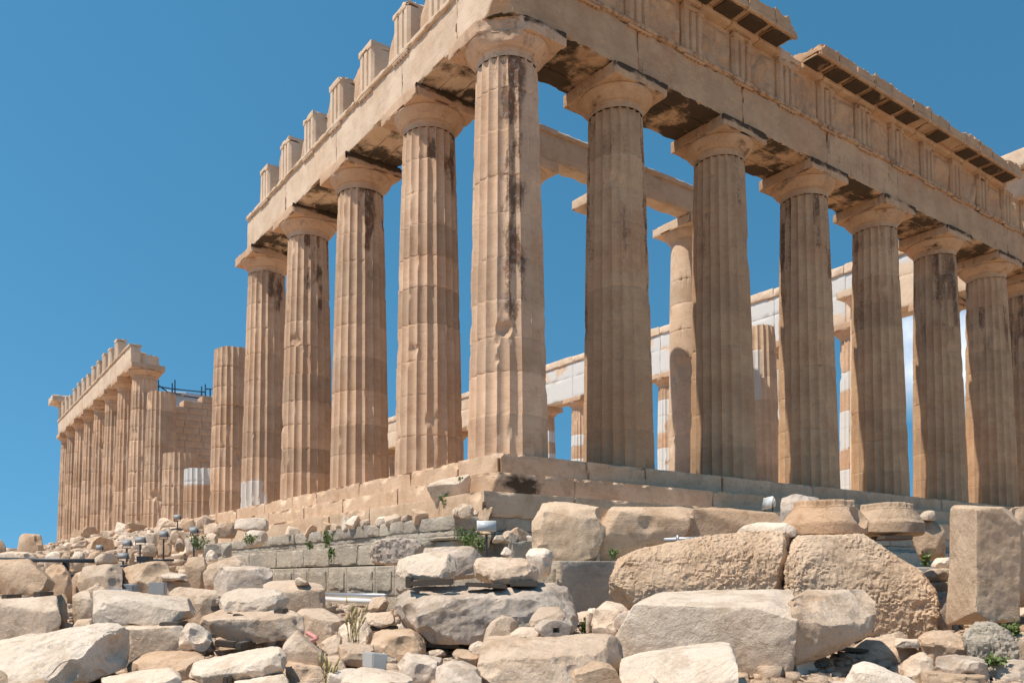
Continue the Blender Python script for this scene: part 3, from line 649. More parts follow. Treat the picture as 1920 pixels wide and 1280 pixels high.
for s in range(3):
    e = -.70*s; z0, z1 = st_z[s]
    course('x', e, 30.88-e, (e, e+1.7), z0, z1, 'step', M['steps'], chip=.09 if s < 2 else .14, stain=.3, gouges=cg[s], seed=1400+s*60,
           crust=(lambda V: 1.02*np.exp(-((V[:, 0]-.1)/.8)**2)*(V[:, 1] < -.5)) if s == 1 else None)
    gS_ = list(cg[s])
    for k in range(16):
        yy = rst.uniform(1, 26); gS_.append(((e-.12, yy, z1+.10), rst.uniform(.18, .34)))
    course('y', e+1.708, 69.5-e, (e, e+1.7), z0, z1, 'step', M['steps'], chip=.16, gouges=gS_, seed=1600+s*60)
mk('floor', *boxm(1.6, 29.2, 1.6, 68, -1.5, -.008), M['temple'], temple)
# moulded foundation course
def foundation(along, p0, p1, face, back, z0, z1, name, mat, bl, seed, near=20, chip=.05, stain=0., lip=True):
    S = Soup(); p = p0; k = 0
    while p < p1-.1:
        q_ = min(p+rst.uniform(*bl), p1); j = rst.uniform(-.01, .01); zm = z0+.2*(z1-z0)/.48
        for (f, a, b, ch) in (((face+j, zm, z1, chip), (face+.045, z0+.075, zm-.002, .02), (face-.015, z0, z0+.072, .04)) if lip else ((face+j, z0, z1, chip),)):
            args = (p, q_-.008, f, back, a, b) if along == 'x' else (f, back, p, q_-.008, a, b)
            V, Q = worn(*args, .08 if p < near else .3, .05, ch, .012, seed+k, 2.6); S.add(V, Q, tone=rst.uniform(-.07, .07), stain=stain)
        p = q_; k += 1
    return S.build(name, mat, temple)
foundation('y', -1.35, 24, -2.08, 0, -2.06, -1.585, 'moulded_course', M['poros'], (1.1, 2.), 1900, stain=.15)
foundation('x', -2.06, 33, -1.36, 1.5, -2.06, -1.588, 'moulded_course', M['poros'], (1.2, 2.), 1930, stain=.45)
foundation('y', -.5, 22, -2.42, 0, -2.52, -2.07, 'rough_course', M['poros'], (1.0, 2.2), 1960, chip=.1, lip=False)
foundation('x', -1.0, 33, -1.75, 1., -2.53, -2.07, 'rough_course', M['poros'], (1.0, 2.2), 1980, chip=.08, lip=False, stain=.3)
foundation('x', -2.0, 33, -1.2, 1., -2.54, -2.08, 'rough_course', M['poros'], (1.0, 2.2), 1990, chip=.08, lip=False, stain=.3)
mk('podium', *worn(-2.57, 33, -5.12, 1, -4.6, -2.585, .6, .04, .04, .0, 2000), M['poros'], temple)
# drafted blocks of the lower podium, long side, and its shaded end
S = Soup(); y = -5.15; k = 0
while y < 20:
    q_ = y+rst.choice([.85, 1.0, 1.15, 1.4]); tn = rst.uniform(-.06, .06)
    S.add(*worn(-2.60, -2.3, y, q_-.008, -3.17, -2.555, .2, .02, .02, .002, 2010+k), tone=tn)
    V, Q = worn(-2.635, -2.45, y+.09, q_-.09, -3.08, -2.66, .07, .05, .05, .02, 2040+k, 4.); S.add(V, Q, tone=tn-.05)
    y = q_; k += 1
S.build('drafted_course', M['poros'], temple)
S = Soup(); S.add(*worn(-2.61, .9, -5.16, -4.9, -4.4, -2.55, .12, .04, .03, .006, 2080), stain=.5); S.add(*worn(.91, 6, -5.16, -4.9, -4.4, -2.56, .2, .04, .03, .006, 2081)); S.build('drafted_course', M['poros'], temple)
S = Soup(); S.add(*worn(-2.605, -2.3, -5.1, 14, -4.6, -3.2, .4, .04, .05, .02, 2085)); S.build('podium_wall', M['poros'], temple)

# ------------------------------------------------------------------ stones of the rubble field
def nbr_smooth(V, E, it=6):
    n = len(V); cnt = np.bincount(E.ravel(), minlength=n).astype(float)[:, None]; P = V.copy()
    for _ in range(it):
        S_ = np.stack([np.bincount(E[:, 0], P[E[:, 1], k], n)+np.bincount(E[:, 1], P[E[:, 0], k], n) for k in range(3)], 1)
        P = .5*P+.5*S_/np.maximum(cnt, 1)
    return P
def hull_mesh(P, cutn, rng, vox, cutd=.06):
    bm = bmesh.new()
    for p in P: bm.verts.new(p)
    r = bmesh.ops.convex_hull(bm, input=bm.verts)
    bmesh.ops.delete(bm, geom=[g for g in set(r['geom_interior']+r['geom_unused']) if isinstance(g, bmesh.types.BMVert)], context='VERTS')
    c = P.mean(0); ext = P.max(0)-P.min(0)
    for _ in range(cutn):
        d = rng.normal(size=3); d /= np.linalg.norm(d)
        vs = np.array([v.co for v in bm.verts]); h = vs@d; span = h.max()-h.min()
        po = c+d*((h.max()-span*rng.uniform(.3, 1.2)*cutd)-c@d)
        g = bmesh.ops.bisect_plane(bm, geom=bm.verts[:]+bm.edges[:]+bm.faces[:], plane_co=po, plane_no=d, clear_outer=True)
        ed = [e for e in bm.edges if e.is_boundary]
        if ed: bmesh.ops.holes_fill(bm, edges=ed)
    bmesh.ops.triangulate(bm, faces=bm.faces[:])
    me = bpy.data.meshes.new('tmp'); bm.to_mesh(me); bm.free()
    o = bpy.data.objects.new('tmp', me); col.objects.link(o)
    md = o.modifiers.new('r', 'REMESH'); md.mode = 'VOXEL'; md.voxel_size = vox; md.use_smooth_shade = True
    dg = bpy.context.evaluated_depsgraph_get(); ne = bpy.data.meshes.new_from_object(o.evaluated_get(dg))
    bpy.data.objects.remove(o); bpy.data.meshes.remove(me)
    return ne
def weather(me, seed, style, size):
    n = len(me.vertices); V = np.empty(n*3, np.float32); me.vertices.foreach_get('co', V); V = V.reshape(-1, 3).astype(float)
    N_ = np.empty(n*3, np.float32); me.vertices.foreach_get('normal', N_); N_ = N_.reshape(-1, 3).astype(float)
    E_ = np.empty(len(me.edges)*2, np.int32); me.edges.foreach_get('vertices', E_); E_ = E_.reshape(-1, 2)
    sm = nbr_smooth(V, E_, 9); dv = sm-V
    n1 = fbm(V*2.3, 3, seed)
    chip = np.clip(n1*1.5-.05, 0, 2.); V = V+dv*chip[:, None]
    rg_ = np.random.RandomState(seed+5000); c = (V.max(0)+V.min(0))/2; ext = V.max(0)-V.min(0)
    nf = {'smooth': 5, 'marble': 22, 'craggy': 36, 'rough': 6}[style]
    for k in range(nf):                               # flat breaks
        q_ = rg_.normal(size=3); q_[2] = q_[2]*.8+.15; q_ -= FH*rg_.uniform(0, .8); q_ /= np.linalg.norm(q_)
        h = V@q_; hi = h.max(); cut = hi-min((hi-h.min())*rg_.uniform(.02, .085), .10)
        over = np.clip(h-cut, 0, None); V = V-q_*over[:, None]
    nb = {'smooth': 8, 'marble': 30, 'craggy': 50, 'rough': 40}[style]
    edge = np.linalg.norm(dv, axis=1); pool = np.argsort(-edge)[:max(20, n//5)]; sz_ = min(size, 1.2, ext.min()*1.3)
    st_ = np.array([1., 1., 1.5]) if style == 'rough' else np.ones(3)
    for k in range(nb):                               # shell-shaped chips along the edges, pick marks over rough faces
        if style == 'rough': ix = rg_.randint(n); rr_ = rg_.uniform(.12, .35); dp_ = rg_.uniform(.90, .97)
        elif rg_.uniform() < .75: ix = rg_.choice(pool); rr_ = sz_*np.exp(rg_.uniform(math.log(.05), math.log(.34))); dp_ = rg_.uniform(.74, .94)
        else: ix = rg_.randint(n); rr_ = sz_*rg_.uniform(.15, .5); dp_ = rg_.uniform(.93, .98)
        p = V[ix]; o_ = N_[ix]*.7+(p-c)/np.linalg.norm(p-c)*.3; o_ /= np.linalg.norm(o_); cc = p+o_*rr_*dp_
        L2 = np.linalg.norm((V-cc)*st_, axis=1); kk = L2 < rr_
        if kk.any(): V[kk] = cc+(V[kk]-cc)*(rr_/np.maximum(L2[kk], 1e-5))[:, None].clip(1, 1.6)
    s = min(size, 1.2)
    a = {'smooth': (.010, .010, .004), 'marble': (.010, .015, .006), 'craggy': (.014, .026, .009), 'rough': (.016, .012, .007)}[style]
    d = a[0]*s*fbm(V*(1.6/s**.5), 3, seed+2)+a[1]*s*(.3-np.abs(fbm(V*(3.6/s**.5), 4, seed+3)))+a[2]*fbm(V*13, 3, seed+4)
    if style == 'rough':                              # pick-dressed: flaky lumps, uneven in size, with calmer patches
        Wp = V+.10*np.stack([fbm(V*4, 3, seed+31), fbm(V*4, 3, seed+32), fbm(V*4, 3, seed+33)], 1)
        b = fbm(Wp*[3.9, 3.9, 7.6], 3, seed+6); fl_ = b*2.2-np.floor(b*2.2); b2 = fbm(Wp*[17, 17, 24], 3, seed+9)
        zone = np.clip(.72+.9*fbm(V*1.1, 3, seed+8), .14, 1); d += zone*(.021*(sstep(0, .75, fl_)-sstep(.78, 1, fl_)-.5)+.013*b2)+.004*b2
    V += N_*d[:, None]
    me.vertices.foreach_set('co', V.astype(np.float32).ravel()); me.update()
    me.polygons.foreach_set('use_smooth', np.ones(len(me.polygons), bool)); me.set_sharp_from_angle(angle=R(23))
    return V
SEED = [0]
def rock(label, pts, d, t, mat='rubble', style='marble', name='stone_block', cat='stone block', cuts_=3, cutd=.05, vox=None, shrink=.95, down=0., group=None, turn=.28, grow=1.045):
    SEED[0] += 1; rng = np.random.RandomState(SEED[0]*7+1)
    px_ = np.array([p[0] for p in pts]); tn = turn*(px_.max()-px_)*d/FPX          # the fronts face a little to the left
    off = np.array([p[2] if len(p) > 2 else 0 for p in pts])+tn; t += tn.max()
    A = np.array([at(p[0], p[1], d+o_) for p, o_ in zip(pts, off)]); A = A.mean(0)+(A-A.mean(0))*grow
    c = A.mean(0); rh = (A-CAM)*[1, 1, 0]; rh /= np.linalg.norm(rh, axis=1)[:, None]; Bk = A+rh*(t-off)[:, None]; cb = Bk.mean(0); Bk = cb+(Bk-cb)*[shrink, shrink, 1]
    P = np.concatenate([A, Bk])
    if down: P = np.concatenate([P, P[P[:, 2] < np.median(P[:, 2])]-[0, 0, down]])
    ext = P.max(0)-P.min(0); size = float(np.prod(np.maximum(ext, .05))**(1/3))
    me = hull_mesh(P, cuts_, rng, vox or max(.012, d*.0026, size*.012), cutd)
    V = weather(me, SEED[0], style, size)
    base = np.array([V[:, 0].mean(), V[:, 1].mean(), V[:, 2].min()])
    me.vertices.foreach_set('co', (V-base).astype(np.float32).ravel()); me.update(); me.name = name
    me.materials.clear(); me.materials.append(M[mat])
    o = bpy.data.objects.new(name, me); col.objects.link(o); o.location = base
    return tag(o, label, cat, group)
def box_thing(name, label, cat, pts, d, t, mat, yaw=0., group=None):       # a sawn timber, cement block or the like: four corners of its front, thickness t
    A = np.array([at(p[0], p[1], d) for p in pts]); q = FH*math.cos(yaw)+np.array([FH[1], -FH[0], 0])*math.sin(yaw)
    V = np.concatenate([A, A+q*t]); Q = np.array([[0, 1, 2, 3], [7, 6, 5, 4], [1, 0, 4, 5], [2, 1, 5, 6], [3, 2, 6, 7], [0, 3, 7, 4]])
    bm = bmesh.new(); vs = [bm.verts.new(v) for v in V]
    for f in Q: bm.faces.new([vs[i] for i in f])
    bmesh.ops.recalc_face_normals(bm, faces=bm.faces); bmesh.ops.bevel(bm, geom=bm.edges[:], offset=.008, segments=2, affect='EDGES')
    me = bpy.data.meshes.new(name); loc = A.mean(0); loc[2] = A[:, 2].min()
    for v in bm.verts: v.co -= Vector(loc)
    bm.to_mesh(me); bm.free(); me.materials.append(M[mat]); o = bpy.data.objects.new(name, me); col.objects.link(o); o.location = loc
    return tag(o, label, cat, group)

# -- left part, back to front
rock('broken stone stump standing against the sky at far left', [(33, 1032), (37, 1005), (43, 1000), (77, 1001), (80, 1022), (83, 1037), (50, 1040)], 26, 1.0, 'orange', down=.3)
rock('dark brown stone cut by the left frame edge beside the skyline stump', [(-30, 1005), (0, 1008), (9, 1020), (11, 1030), (-30, 1034)], 20, .8, 'orange', down=.2)
rock('white boulder lying before the stump at far left', [(-20, 1040), (12, 1034), (55, 1034), (68, 1041), (60, 1049), (0, 1050)], 15, .7, 'bright', down=.3)
rock('small white stone above the dark rail, nearest the stump', [(84, 1044), (95, 1034), (108, 1032), (116, 1040), (110, 1047)], 14.6, .4, 'bright', down=.2)
rock('small pinkish stone above the dark rail beside two white ones', [(114, 1046), (122, 1033), (131, 1036), (132, 1046)], 14.4, .3, 'orange', down=.2)
rock('rounded white stone above the right end of the dark rail', [(135, 1045), (140, 1034), (153, 1032), (160, 1041), (157, 1047)], 14.4, .4, 'bright', down=.2)
rock('tan angular stone behind the flat stone capping the pale block', [(162, 1046), (172, 1034), (188, 1031), (192, 1041), (180, 1050)], 14, .4, 'orange', down=.2)
rock('flat brown-shaded stone capping the pale block right of the rail', [(175, 1047), (190, 1038), (214, 1036), (221, 1048), (218, 1056), (178, 1056)], 12.2, .5, 'rubble')
rock('big tan block on timber chocks at the left edge', [(-40, 1060), (0, 1050, .5), (57, 1049, .5), (76, 1063), (88, 1078), (103, 1092), (96, 1107), (70, 1113), (0, 1116), (-40, 1116)], 9.6, .9, 'orange')
rock('tan boulder behind the big block on chocks', [(84, 1064), (98, 1058, .3), (118, 1059, .3), (131, 1075), (135, 1099), (110, 1104), (92, 1095)], 11.6, .6, 'orange', down=.3)
rock('narrow pale stone leaning between two tan blocks', [(134, 1086), (148, 1064), (158, 1061), (153, 1092), (137, 1099)], 12.3, .4, 'rubble', down=.3)
rock('pale block with a shaded grey right face under the flat capping stone', [(145, 1091), (157, 1062, .3), (182, 1057, .3), (225, 1058), (229, 1076), (226, 1100), (171, 1100)], 11.8, .7, 'rubble', down=.3)
rock('ochre boulder broken to a hollow face left of the flat slab on its block', [(229, 1061, .3), (241, 1055, .4), (305, 1052, .5), (316, 1063), (312, 1079), (291, 1095), (262, 1097), (244, 1088), (232, 1092)], 11.9, .8, 'orange', 'craggy', down=.3)
rock('thin pale slab lying on a small dark block', [(301, 1078), (311, 1074, .2), (346, 1075, .2), (353, 1083), (322, 1089), (304, 1086)], 11.2, .45, 'bright')
rock('small brown block under the thin pale slab', [(308, 1089), (350, 1086), (358, 1096), (332, 1110), (309, 1111)], 11.3, .4, 'orange', down=.2)
rock('upright tan block beside the long lumpy boulder', [(347, 1049), (352, 1045, .2), (381, 1043, .2), (391, 1060), (378, 1088), (353, 1091)], 12.3, .7, 'orange', down=.3)
rock('long lumpy pale boulder behind the grey two-toned block', [(376, 1080), (385, 1063), (401, 1055, .2), (440, 1042, .3), (456, 1045, .3), (464, 1061), (412, 1066), (404, 1086), (381, 1090)], 12.1, .7, 'rubble', down=.2)
rock('grey and tan two-toned block in front of the drafted wall', [(403, 1066), (411, 1062, .3), (499, 1062, .3), (511, 1068), (508, 1087), (500, 1096), (456, 1108), (404, 1107)], 11, .8, 'grey', down=.2, turn=0.0)
rock('squared pale block carrying the big tan block on chocks', [(-40, 1128), (60, 1122, .2), (104, 1119, .3), (109, 1150), (108, 1189), (60, 1196), (-40, 1206)], 8.8, .9, 'rubble', style='smooth')
rock('brown block end behind the squared pale block', [(104, 1119), (124, 1113), (126, 1150), (112, 1170)], 9.8, .6, 'orange', down=.3)
rock('cracked pale block behind the left end of the long beam-like block', [(137, 1116), (150, 1110, .2), (174, 1107, .2), (174, 1140), (166, 1157), (140, 1149)], 9.8, .5, 'rubble', down=.3)
rock('small tan stone wedged left of the long beam-like block', [(133, 1181), (146, 1165), (174, 1163), (180, 1176), (152, 1187), (136, 1187)], 9, .4, 'rubble', down=.3)
rock('long beam-like block with a hollowed shaded front', [(174, 1106, .7), (200, 1106, .7), (270, 1116, .7), (362, 1123, .7), (364, 1140, .35), (369, 1152, .1), (354, 1162, .05), (330, 1166), (297, 1168), (180, 1175), (175, 1170), (186, 1138, 0), (215, 1121, .15), (250, 1128, .1), (320, 1148, .05)], 8.2, 1.0, 'bright', vox=.02, turn=0.0)
rock('shaded block under the right end of the long beam-like block', [(236, 1179), (342, 1176), (344, 1195), (335, 1224), (300, 1228), (238, 1244)], 7.9, .6, 'rubble', 'smooth', down=.2, turn=0.0)
rock('rough tilted sunlit slab filling the bottom left corner', [(-60, 1220, .5), (0, 1209, .5), (130, 1186, .6), (190, 1174, .7), (240, 1172, .8), (239, 1215, .3), (237, 1266, .0), (150, 1295, -.1), (-60, 1300, -.1)], 6.6, 1.1, 'bright', 'craggy', vox=.018, turn=0.1)
rock('pointed white stone leaning on the shaded block', [(342, 1186), (352, 1170, .1), (365, 1171, .1), (398, 1190), (397, 1206), (384, 1220), (364, 1225), (342, 1221), (337, 1208)], 7.5, .35, 'bright', 'craggy')
rock('humped two-faced stone left of the layered slab', [(317, 1113, .2), (330, 1103, .2), (360, 1097, .3), (405, 1103, .2), (419, 1115), (416, 1135), (380, 1150), (365, 1142), (340, 1130)], 9.7, .6, 'rubble', down=.2)
rock('layered sunlit slab propped on black chocks', [(411, 1137), (420, 1113, .4), (455, 1104, .5), (520, 1105, .4), (543, 1125, .1), (540, 1136), (515, 1144), (490, 1157), (455, 1159), (440, 1149), (415, 1146)], 8.4, .8, 'bright', 'craggy', turn=0.0)
rock('long block with shaded front carrying the layered slab', [(360, 1164, .5), (380, 1158, .6), (420, 1143, .7), (500, 1150, .6), (547, 1147, .5), (567, 1161, .0), (566, 1191), (540, 1198), (490, 1204), (430, 1201), (390, 1181), (362, 1169), (430, 1160, .0)], 8, .9, 'rubble', turn=0.0)
rock('pale boulder with lumps right of the long shaded-front block', [(557, 1150, .3), (566, 1143, .4), (606, 1143, .4), (648, 1166, .2), (640, 1180), (630, 1191), (612, 1196), (570, 1191), (590, 1158, 0)], 9, .7, 'rubble', down=.2)
rock('tall block with pitted face before the steel beam', [(495, 1096, .3), (509, 1090, .3), (556, 1088, .3), (600, 1096, .2), (607, 1105), (609, 1146), (580, 1149), (535, 1148), (500, 1112)], 10.3, .7, 'rubble', 'smooth', down=.3, turn=0.0)
rock('small pale chip resting on the tall pitted block', [(553, 1085), (560, 1081), (582, 1093), (571, 1097), (554, 1097)], 10.25, .25, 'bright')
rock('long sunlit beam of stone at the bottom left of centre', [(348, 1250, .3), (365, 1243, .35), (480, 1220, .4), (521, 1214, .4), (532, 1226, .05), (534, 1245), (528, 1259), (480, 1269), (390, 1284), (354, 1276)], 6.6, .6, 'bright', turn=0.0)
rock('triangular upstanding stone right of the long sunlit beam', [(530, 1216), (536, 1205, .1), (557, 1185, .1), (576, 1216, .1), (605, 1231), (608, 1245), (580, 1254), (555, 1254), (537, 1241)], 7.1, .4, 'rubble', 'smooth')
rock('stone under the triangular upstanding one', [(535, 1243), (552, 1256), (600, 1253), (609, 1280), (580, 1296), (545, 1290)], 6.9, .5, 'rubble', down=.2)
rock('tan stone with a dark end below the long shaded-front block', [(240, 1251), (260, 1234, .2), (286, 1226, .3), (361, 1226, .3), (386, 1238), (350, 1250), (345, 1271), (300, 1263), (256, 1263)], 7, .5, 'orange', down=.2)
rock('lowest pale slab at the bottom edge below the tan stone', [(190, 1276, .2), (240, 1265, .3), (320, 1257, .3), (338, 1276), (338, 1300), (190, 1300)], 6.2, .5, 'bright', down=.2)
rock('thin pale slab at the bottom edge below the long sunlit beam', [(425, 1284, .1), (500, 1268, .2), (538, 1268, .2), (541, 1300), (425, 1302)], 6.3, .5, 'bright', down=.2)
rock('dark brown corner of a stone at the lowest left of the photo', [(-30, 1262), (2, 1263), (12, 1268), (15, 1300), (-30, 1300)], 5.9, .3, 'orange', down=.2)
# -- centre
rock('tilted grey slab leaning on the rough course', [(693, 1032), (701, 1016), (740, 1008), (781, 1012), (796, 1022), (772, 1045), (745, 1056), (700, 1054)], 13.9, .5, 'grey', 'rough')
rock('broad white-topped rubble block behind the lens-shaped boulder', [(776, 1038, .3), (800, 1026, .4), (880, 1024, .5), (912, 1038, .3), (906, 1052), (850, 1060), (800, 1056)], 12, .8, 'grey', 'craggy', down=.2)
rock('lens-shaped pale boulder on a timber', [(740, 1068), (750, 1049, .2), (790, 1037, .4), (830, 1032, .4), (850, 1042, .3), (856, 1065), (848, 1080), (810, 1087), (775, 1085), (748, 1079)], 8.6, .7, 'bright', 'marble')
rock('faceted pale boulder on crossed timbers', [(886, 1053, .3), (890, 1046, .4), (985, 1046, .4), (1000, 1052, .3), (1011, 1075), (1005, 1089), (985, 1093), (960, 1091), (920, 1094), (890, 1081)], 8.7, .7, 'rubble', 'craggy')
rock('great grey faceted boulder in the centre foreground', [(722, 1113, .5), (736, 1106, .7), (850, 1102, .8), (935, 1106, .8), (990, 1098, .8), (1081, 1091, .8), (1098, 1120, .2), (1104, 1136, .15), (1095, 1160, .1), (1084, 1182, .15), (1030, 1176, .05), (990, 1181), (930, 1201), (860, 1201), (820, 1206), (790, 1196), (745, 1176), (725, 1150, .1), (770, 1120, .0), (900, 1122, .05), (1040, 1125, .1)], 8.3, 1.1, 'grey', 'craggy', cuts_=6, cutd=.07, vox=.02, turn=0.0)
rock('small white pyramid stone on the rubble before the grey ledge block', [(938, 1040), (948, 1022), (962, 1032), (958, 1042)], 11, .25, 'bright')
rock('white two-lobed stone at the foot of the big marble block', [(985, 1034), (991, 1027, .2), (1030, 1028, .2), (1037, 1040), (1030, 1053), (1000, 1056), (990, 1046)], 12, .4, 'bright', 'craggy', down=.2)
rock('upright leaning stone before the great grey boulder', [(907, 1187), (925, 1166), (945, 1156, .1), (960, 1160, .1), (974, 1178), (960, 1196), (930, 1202), (908, 1216)], 7.5, .35, 'rubble')
rock('flat white stone left of the old millstone', [(955, 1191), (970, 1178, .1), (1015, 1177, .1), (1021, 1186), (1014, 1199), (958, 1199)], 7.3, .3, 'bright')
rock('layered stone lying on top of the old millstone', [(990, 1173), (1000, 1152, .15), (1010, 1139, .2), (1050, 1138, .2), (1059, 1152), (1057, 1163), (1030, 1169), (1000, 1177)], 7.4, .35, 'rubble')
rock('broad sunlit block with a shaded right end at the bottom centre', [(905, 1217, .3), (920, 1200, .6), (1050, 1197, .7), (1160, 1192, .85), (1167, 1196, .85), (1173, 1310, .8), (1103, 1310, 0), (1100, 1238, 0), (890, 1310, .05), (897, 1262, .05), (915, 1232, .05)], 6.5, 1.1, 'rubble', cuts_=4, vox=.018, turn=0.0)
rock('rounded block left of the great grey boulder, lower of two', [(682, 1161), (690, 1148, .2), (736, 1146, .2), (741, 1171), (715, 1177), (690, 1173)], 9.1, .5, 'rubble')
rock('rounded pale block left of the great grey boulder, upper of two', [(690, 1140), (697, 1121, .2), (722, 1118, .2), (729, 1132), (722, 1147), (692, 1147)], 9.3, .5, 'rubble')
rock('white broken stone behind the dry grass', [(633, 1181), (650, 1170, .2), (690, 1170, .2), (696, 1186), (660, 1207), (640, 1202)], 8.7, .5, 'bright', 'craggy', down=.2)
rock('tan flat stone below the great grey boulder', [(690, 1196), (720, 1184, .2), (770, 1182, .2), (799, 1201), (795, 1213), (750, 1223), (700, 1217)], 8, .6, 'orange', down=.2)
rock('squat pale block left of the cement block', [(632, 1216), (645, 1211, .2), (700, 1214, .2), (704, 1240), (697, 1253), (660, 1250), (640, 1241)], 7.3, .5, 'rubble')
rock('broken grey block right of the cement block', [(742, 1232), (750, 1226, .2), (831, 1231, .3), (821, 1262), (806, 1292), (775, 1292), (760, 1264)], 7, .5, 'grey', 'craggy', down=.2)
rock('striped grey slab at the bottom left of the broad sunlit block', [(818, 1252), (826, 1240, .2), (866, 1244, .3), (902, 1258, .2), (896, 1300), (818, 1300)], 6.35, .5, 'grey', down=.1)
rock('tilted tan slab behind the striped grey slab', [(846, 1234), (855, 1218, .2), (880, 1222, .2), (905, 1236), (897, 1252), (870, 1245)], 7.0, .4, 'orange')
rock('white lump between tan slab and great grey boulder', [(879, 1216), (895, 1205), (908, 1208), (907, 1230), (885, 1224)], 7.2, .3, 'bright')
rock('low pale hump at the bottom edge right of the stacked stones', [(635, 1284), (655, 1263, .2), (681, 1255, .3), (740, 1266, .3), (792, 1285), (700, 1305), (640, 1304)], 6.2, .5, 'bright')
rock('small dark-sided stone under the squat pale block', [(609, 1247), (620, 1239), (640, 1241), (649, 1256), (640, 1272), (621, 1277)], 7.1, .4, 'rubble', down=.2)
rock('pale stone below the pink pipe', [(602, 1206), (630, 1191, .2), (642, 1197, .1), (631, 1222), (611, 1227)], 8.0, .4, 'rubble', down=.2)
rock('rounded stone right of the great grey boulder, upper of three', [(1110, 1166), (1115, 1146, .1), (1136, 1128, .2), (1160, 1130, .2), (1180, 1146), (1150, 1163), (1130, 1173)], 8.5, .5, 'rubble', down=.1)
rock('flat lying stone right of the great grey boulder, lowest of three', [(1110, 1176), (1150, 1165, .1), (1166, 1170), (1160, 1186), (1141, 1191), (1113, 1187)], 8.3, .5, 'rubble', down=.1)
rock('grey spotted stone wedged left of the smooth-faced slab', [(1152, 1162), (1165, 1149), (1190, 1146), (1181, 1168)], 8.25, .4, 'grey', down=.1)
rock('little pale wedge stone just right of the great grey boulder', [(1099, 1151), (1107, 1136), (1118, 1140), (1111, 1157)], 8.8, .3, 'bright', down=.2)
# -- right
rock('large smooth-faced slab with a flat white top', [(1163, 1192, .1), (1195, 1136, .05), (1240, 1115, .6), (1330, 1109, 1.0), (1480, 1107, 1.1), (1492, 1138, .0), (1487, 1180, 0), (1468, 1216, .1), (1474, 1300, .1), (1168, 1300, .1)], 7.4, 1.3, 'bright', 'smooth', vox=.018, cuts_=2, cutd=.03, turn=0.45)
sb = rock('rough block with a shaded lower front right of the smooth-faced slab', [(1480, 1142, .0), (1482, 1109, .8), (1620, 1107, .8), (1639, 1119, .5), (1641, 1165, .45), (1625, 1191, .3), (1560, 1224, .1), (1482, 1252, .05), (1474, 1215, .05), (1556, 1158, .0)], 7.5, 1.1, 'rubble', 'marble', vox=.018, turn=-.250)
V = np.empty(len(sb.data.vertices)*3, np.float32); sb.data.vertices.foreach_get('co', V); V = V.reshape(-1, 3).astype(float)+np.array(sb.location)
for px, dd, rad in ((1504, .30, .15), (1522, .34, .15), (1512, .12, .12)):
    c0 = at(px, 1120, 7.5+dd); nr = np.hypot(V[:, 0]-c0[0], V[:, 1]-c0[1]) < .05
    if nr.any(): V = bite(V, [((c0[0], c0[1], V[nr, 2].max()+rad*.45), rad)])
V -= np.array(sb.location)
sb.data.vertices.foreach_set('co', V.astype(np.float32).ravel()); sb.data.update()
rock('great pick-dressed block, left of the rough pair', [(1152, 1077, .1), (1160, 1049, .15), (1200, 1031, .25), (1270, 1015, .35), (1340, 1008, .35), (1420, 997, .35), (1482, 1000, .3), (1477, 1030, .05), (1471, 1070), (1468, 1112), (1330, 1120), (1240, 1124), (1190, 1142), (1165, 1136), (1151, 1110)], 9.5, 1.1, 'rough', 'rough', vox=.017, cuts_=1, cutd=.03, turn=0.0)
rock('great pick-dressed block with a sloping right shoulder', [(1477, 1070, .05), (1489, 1013, .15), (1500, 1007, .3), (1620, 1005, .35), (1641, 1018, .3), (1662, 1036, .25), (1722, 1071, .2), (1732, 1091, .1), (1751, 1111, .05), (1753, 1150), (1751, 1186), (1720, 1197), (1640, 1190), (1478, 1150)], 9.3, 1.1, 'rough', 'rough', vox=.017, cuts_=1, cutd=.03, turn=0.0)
rock('fluted capital fragment on the left pick-dressed block', [(1374, 1004), (1394, 986, .1), (1420, 979, .2), (1475, 980, .2), (1491, 990, .1), (1493, 1004)], 9.75, .6, 'bright', name='capital_fragment', cat='stone fragment')
def capital_piece(label, px, py, d, rad, h, seed, mat, tilt=(0, 0), gs=()):
    base = at(px, py, d); n = 100; tt = np.arange(n)*2*np.pi/n
    prof = [(.2, 0, 0), (.93, 0, 0), (.99, .04, 0), (1.0, .36, 0), (.97, .42, 0), (.955, .44, 0), (.90, .56, 0), (.80, .70, 0), (.735, .79, 0), (.73, .82, 0), (.715, .83, .0), (.715, .86, .5), (.712, .97, 1), (.69, 1.0, 1), (.3, 1.01, 0), (.05, 1.0, 0)]
    fine_ = []
    for k in range(len(prof)-1):
        for t in np.linspace(0, 1, 4, endpoint=False): fine_.append(tuple(np.array(prof[k])*(1-t)+np.array(prof[k+1])*t))
    fine_.append(prof[-1]); V = []
    for r0, z_, fl_ in fine_:
        rr = rad*r0*(1-fl_*.055*np.abs(np.sin(tt*10))**.8); V.append(np.stack([rr*np.cos(tt), rr*np.sin(tt), np.full(n, h*z_)], 1))
    V = np.concatenate(V); i = np.arange(n); j = (i+1) % n
    Q = np.concatenate([np.stack([k*n+i, k*n+j, (k+1)*n+j, (k+1)*n+i], 1) for k in range(len(fine_)-1)])
    V += .012*np.stack([fbm(V*5, 3, seed), fbm(V*5, 3, seed+1), fbm(V*5, 3, seed+2)], 1)
    V[:, 2] += V[:, 0]*tilt[0]+V[:, 1]*tilt[1]; V += base; V = bite(V, [(at(*g[:3]), g[3]) for g in gs])
    return tag(mk('capital_fragment', V, Q, M[mat], loc=base, ang=35), label, 'stone fragment')
